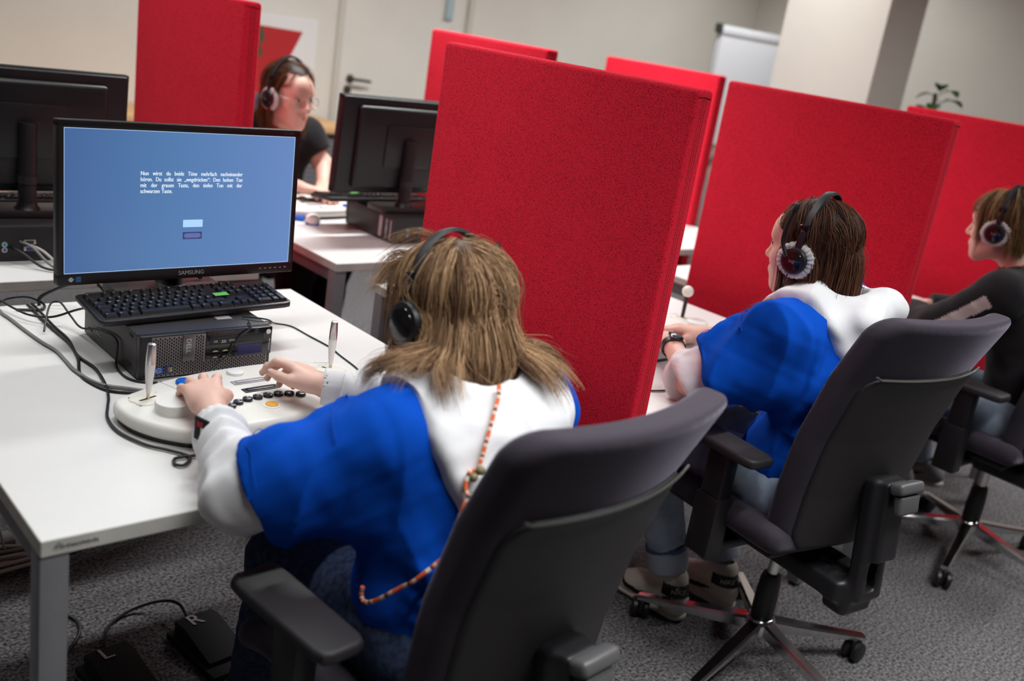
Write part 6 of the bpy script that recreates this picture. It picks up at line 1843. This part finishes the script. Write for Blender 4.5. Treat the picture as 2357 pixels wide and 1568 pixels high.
for sg in (-1, 1):
    C_.cone(NW + V3([sg * 0.070, 0.01, 0.022]), NW + V3([sg * 0.045, -0.062, -0.012]), 0.010, 0.010, 0.008)
    C_.cone(NW + V3([sg * 0.045, -0.062, -0.012]), NW + V3([sg * 0.015, -0.090, -0.07]), 0.010, 0.009, 0.008)
cloth('collar_band', C_, 0.004, M_redc, PW)
make_trousers(JW, PW, M_blk, seed=38, r=(0.095, 0.074, 0.060), name='trousers')
make_shoe(PW, (1.68, 1.94, 0.0), math.pi, 0, 1, high=False, swoosh=False, upper=M_blk)
make_shoe(PW, (1.52, 1.94, 0.0), math.pi, 0, -1, high=False, swoosh=False, upper=M_blk)
def lenw(p): return np.clip(0.17 + p[:, 2] * 0.95, 0.10, 0.34)
make_hair('hair', HW, PW, 0.02, lenw, (0.035, 0.013, 0.007), (0.25, 0.115, 0.055), n_guides=230, per=12, seed=19, step=0.02, layer=(0.003, 0.016), hair_line=hairline(front=0.60, ear=0.05),
          coll=[((1.555, 2.225, 1.03), .064), ((1.56, 2.27, .97), .10), ((1.46, 2.25, .955), .075), ((1.66, 2.26, .96), .075)], frizz=0.008, sweep=0.50, ymax=0.012)
for sg in (1, -1):
    hair_lock('hair_lock', HW, PW, [(sg * 0.060, 0.030, 0.085), (sg * 0.079, 0.022, 0.045), (sg * 0.087, 0.014, -0.01), (sg * 0.090, 0.010, -0.07), (sg * 0.082, 0.016, -0.125), (sg * 0.070, 0.030, -0.15)], 0.006, 150, (0.05, 0.018, 0.010), (0.28, 0.13, 0.06), seed=88 + sg)
make_headset(HW, 'black headset with white cushion covers on the woman facing the camera', None, tilt=0.10, side=1)
gl = empty('glasses', tuple(HW.c), 0, 'thin wire glasses on the woman facing the camera', 'glasses')
Mg = Matrix.Translation(-HW.c.tolist()[0] * Vector((1, 0, 0)) - HW.c.tolist()[1] * Vector((0, 1, 0)) - HW.c.tolist()[2] * Vector((0, 0, 1))) @ HW.M()
M_wire = mat('glasses_wire', (0.45, 0.32, 0.25), 0.3, metal=0.8)
for sg in (-1, 1):
    MB().tube([Mg @ Vector((sg * 0.033 + 0.0235 * math.cos(t), 0.108 - 0.004 * math.cos(t) * sg, 0.002 + 0.0205 * math.sin(t))) for t in np.linspace(0, 2 * math.pi, 29)], 0.0010, 6).obj('rim', M_wire, gl)
    MB().tube([Mg @ Vector(p) for p in ((sg * 0.0565, 0.104, 0.008), (sg * 0.072, 0.085, 0.010), (sg * 0.081, 0.02, 0.012))], 0.0011, 6).obj('temple', M_wire, gl)
MB().tube([Mg @ Vector(p) for p in ((-0.0095, 0.110, 0.006), (0, 0.113, 0.009), (0.0095, 0.110, 0.006))], 0.0010, 6).obj('bridge', M_wire, gl)

# ================================================== person hidden behind the left dark monitor
JX = dict(fwd=(.0, -.98, -0.15), neck=(.34, 2.42, 1.00), chest=(.34, 2.46, .86), pelvis=(.34, 2.50, .58), shL=(.50, 2.43, .95), shR=(.18, 2.43, .95),
          elL=(.66, 2.20, .79), wrL=(.50, 2.04, .80), elR=(.10, 2.24, .79), wrR=(.24, 2.06, .80), hipL=(.42, 2.48, .535), hipR=(.26, 2.48, .535), knL=(.42, 2.1, .52), knR=(.26, 2.1, .52), anL=(.42, 2.12, .12), anR=(.26, 2.12, .12))
HX = Head((.34, 2.35, 1.13), math.pi, -0.15, 0, 1.0)
handsX = [dict(w=JX['wrL'], fwd=(-.75, -.65, -.03), dors=(0, 0.1, 1), side=1, sc=1.0, curl=[(0.25, 0.5, 0.3)] * 4, thumb=[(0.020, 0.020, -0.006), (0.042, 0.045, -0.014), (0.050, 0.072, -0.022), (0.048, 0.096, -0.030)]),
          dict(w=JX['wrR'], fwd=(.5, -.85, -.03), dors=(0, 0.1, 1), side=-1, sc=1.0, curl=[(0.25, 0.5, 0.3)] * 4, thumb=[(0.020, 0.018, -0.008), (0.040, 0.048, -0.018), (0.046, 0.076, -0.026), (0.044, 0.100, -0.033)])]
PXX = body_mesh('person', JX, HX, handsX, h=0.005, legs=False)
finish(PXX, 'person hidden behind the dark monitor at left, only a bare forearm showing', 'person')
sweater(JX, PXX, 'shirt', M_blk, 81, short=True)
make_trousers(JX, PXX, M_jeans, seed=48, r=(0.095, 0.074, 0.060))
make_hair('hair', HX, PXX, 0.02, lambda p: np.full(len(p), 0.08), (0.035, 0.013, 0.007), (0.15, 0.07, 0.035), n_guides=120, per=8, seed=23, step=0.02, hair_line=hairline(front=0.74, ear=0.1), coll=[])
CHX = copy_tree(CHW); CHX.location = (.34, 2.56, 0); CHX.rotation_euler = (0, 0, math.pi)
finish(CHX, 'dark office chair behind the dark monitor at left', 'chair')
CHW.location = (1.66, 2.48, 0); CHW.rotation_euler = (0, 0, math.pi + 0.3)

# ------------------------------------------------------------------ background things
pb_ = empty('poster_board', (2.45, 4.085, 0), 0, 'white poster board with red slanted shape behind the woman', 'poster')
MB().box((-0.45, 0.0, 0.82), (0.33, 0.03, 1.375), 0.003).obj('board', mat('poster_white', (0.78, 0.76, 0.75), 0.5), pb_, False)
red = [(-0.40, 1.315), (0.232, 1.295), (0.125, 1.07), (0.0, 0.90), (-0.40, 0.90)]
MB().add([(x, -0.0012, z) for x, z in red], [tuple(range(5))[::-1]]).obj('red_shape', mat('poster_red', (0.45, 0.015, 0.02), 0.5), pb_, False)
for k, (x, z, a, c_) in enumerate(((-0.03, 1.25, 0.1, (0.08, 0.07, 0.03)), (-0.04, 1.17, 0.35, (0.07, 0.07, 0.02)), (-0.10, 1.05, -0.2, (0.50, 0.10, 0.02)), (-0.12, 0.96, 0.3, (0.35, 0.12, 0.03)))):
    MB().add([(x + 0.02 * math.cos(t) * math.cos(a) - 0.045 * math.sin(t) * math.sin(a), -0.0022, z + 0.02 * math.cos(t) * math.sin(a) + 0.045 * math.sin(t) * math.cos(a)) for t in np.linspace(0, 2 * math.pi, 12, endpoint=False)], [tuple(range(12))]).obj('leaf_print', mat('poster_leaf%d' % k, c_, 0.6), pb_, False)
fc_ = empty('flip_chart', (6.04, 3.42, 0), -0.08, 'white flip chart with dark clamp standing at the back wall', 'flip chart')
MB().box((-0.35, -0.012, 0.85), (0.35, 0.012, 1.76), 0.004).obj('board', mat('flip_board_grey', (0.55, 0.54, 0.56), 0.5), fc_)
MB().box((-0.325, -0.024, 0.90), (0.335, -0.0125, 1.70), 0.002).obj('paper_pad', mat('flip_paper', (0.80, 0.79, 0.83), 0.7), fc_, False)
MB().box((-0.33, -0.032, 1.695), (0.34, -0.010, 1.745), 0.004).obj('clamp_bar', mat('clamp_white', (0.72, 0.71, 0.74), 0.4), fc_)
MB().box((-0.372, -0.036, 1.70), (-0.335, 0.014, 1.765), 0.006).obj('clamp_knob', mat('clamp_dark', (0.05, 0.055, 0.05), 0.5), fc_)
for a, b in (((-0.2, 0, 0.9), (-0.38, -0.28, 0.0)), ((0.2, 0, 0.9), (0.38, -0.28, 0.0)), ((0, 0.012, 0.95), (0, 0.52, 0.0))):
    MB().tube([a, b], 0.014, 10).obj('leg', M_leg, fc_)
pl = empty('potted_plant', (5.36, 1.50, 0), 0, 'green potted plant beside the white column', 'plant')
MB().lathe([(0.11, 0), (0.13, 0.02), (0.16, 0.42), (0.165, 0.45), (0.15, 0.45), (0.145, 0.40), (0.0005, 0.39)], 28).obj('pot', mat('plant_pot', (0.05, 0.05, 0.055), 0.5), pl)
M_leaf = mat('plant_leaf', (0.035, 0.075, 0.02), 0.45, var=0.25, vscale=8)
MB().tube(spline([(0, 0, 0.38), (-0.01, 0.01, 0.9), (-0.03, 0.0, 1.25), (-0.03, 0.03, 1.52)], 8), 0.012, 8).obj('stem', mat('plant_stem', (0.06, 0.05, 0.02), 0.7), pl)
rs = random.Random(12)
for k in range(30):
    zc = 0.75 + 0.82 * k / 29; a = k * 2.4; L = rs.uniform(0.09, 0.15) * (1.0 if k < 27 else 0.8); el = rs.uniform(-0.3, 0.5)
    v = []; f = []
    for i, t in enumerate(np.linspace(0, 1, 7)):
        w_ = 0.040 * math.sin(math.pi * min(1, t * 0.97 + 0.03)) ** 0.8
        x = 0.05 + L * t; z = el * L * t - 0.28 * L * t * t * 1.6
        v += [(x, -w_, z + 0.012 * (w_ / 0.04)), (x, 0, z), (x, w_, z + 0.012 * (w_ / 0.04))]
    for i in range(6):
        for j in range(2): f.append((i * 3 + j, (i + 1) * 3 + j, (i + 1) * 3 + j + 1, i * 3 + j + 1))
    lf = MB().add(v, f).tube([(-0.005, 0, -0.03), (0.025, 0, -0.01), (0.055, 0, 0)], 0.003, 6)
    lf.obj('leaf', M_leaf, pl, loc=(-0.02, 0.01, zc), rot=(0, 0, a), ang=180)
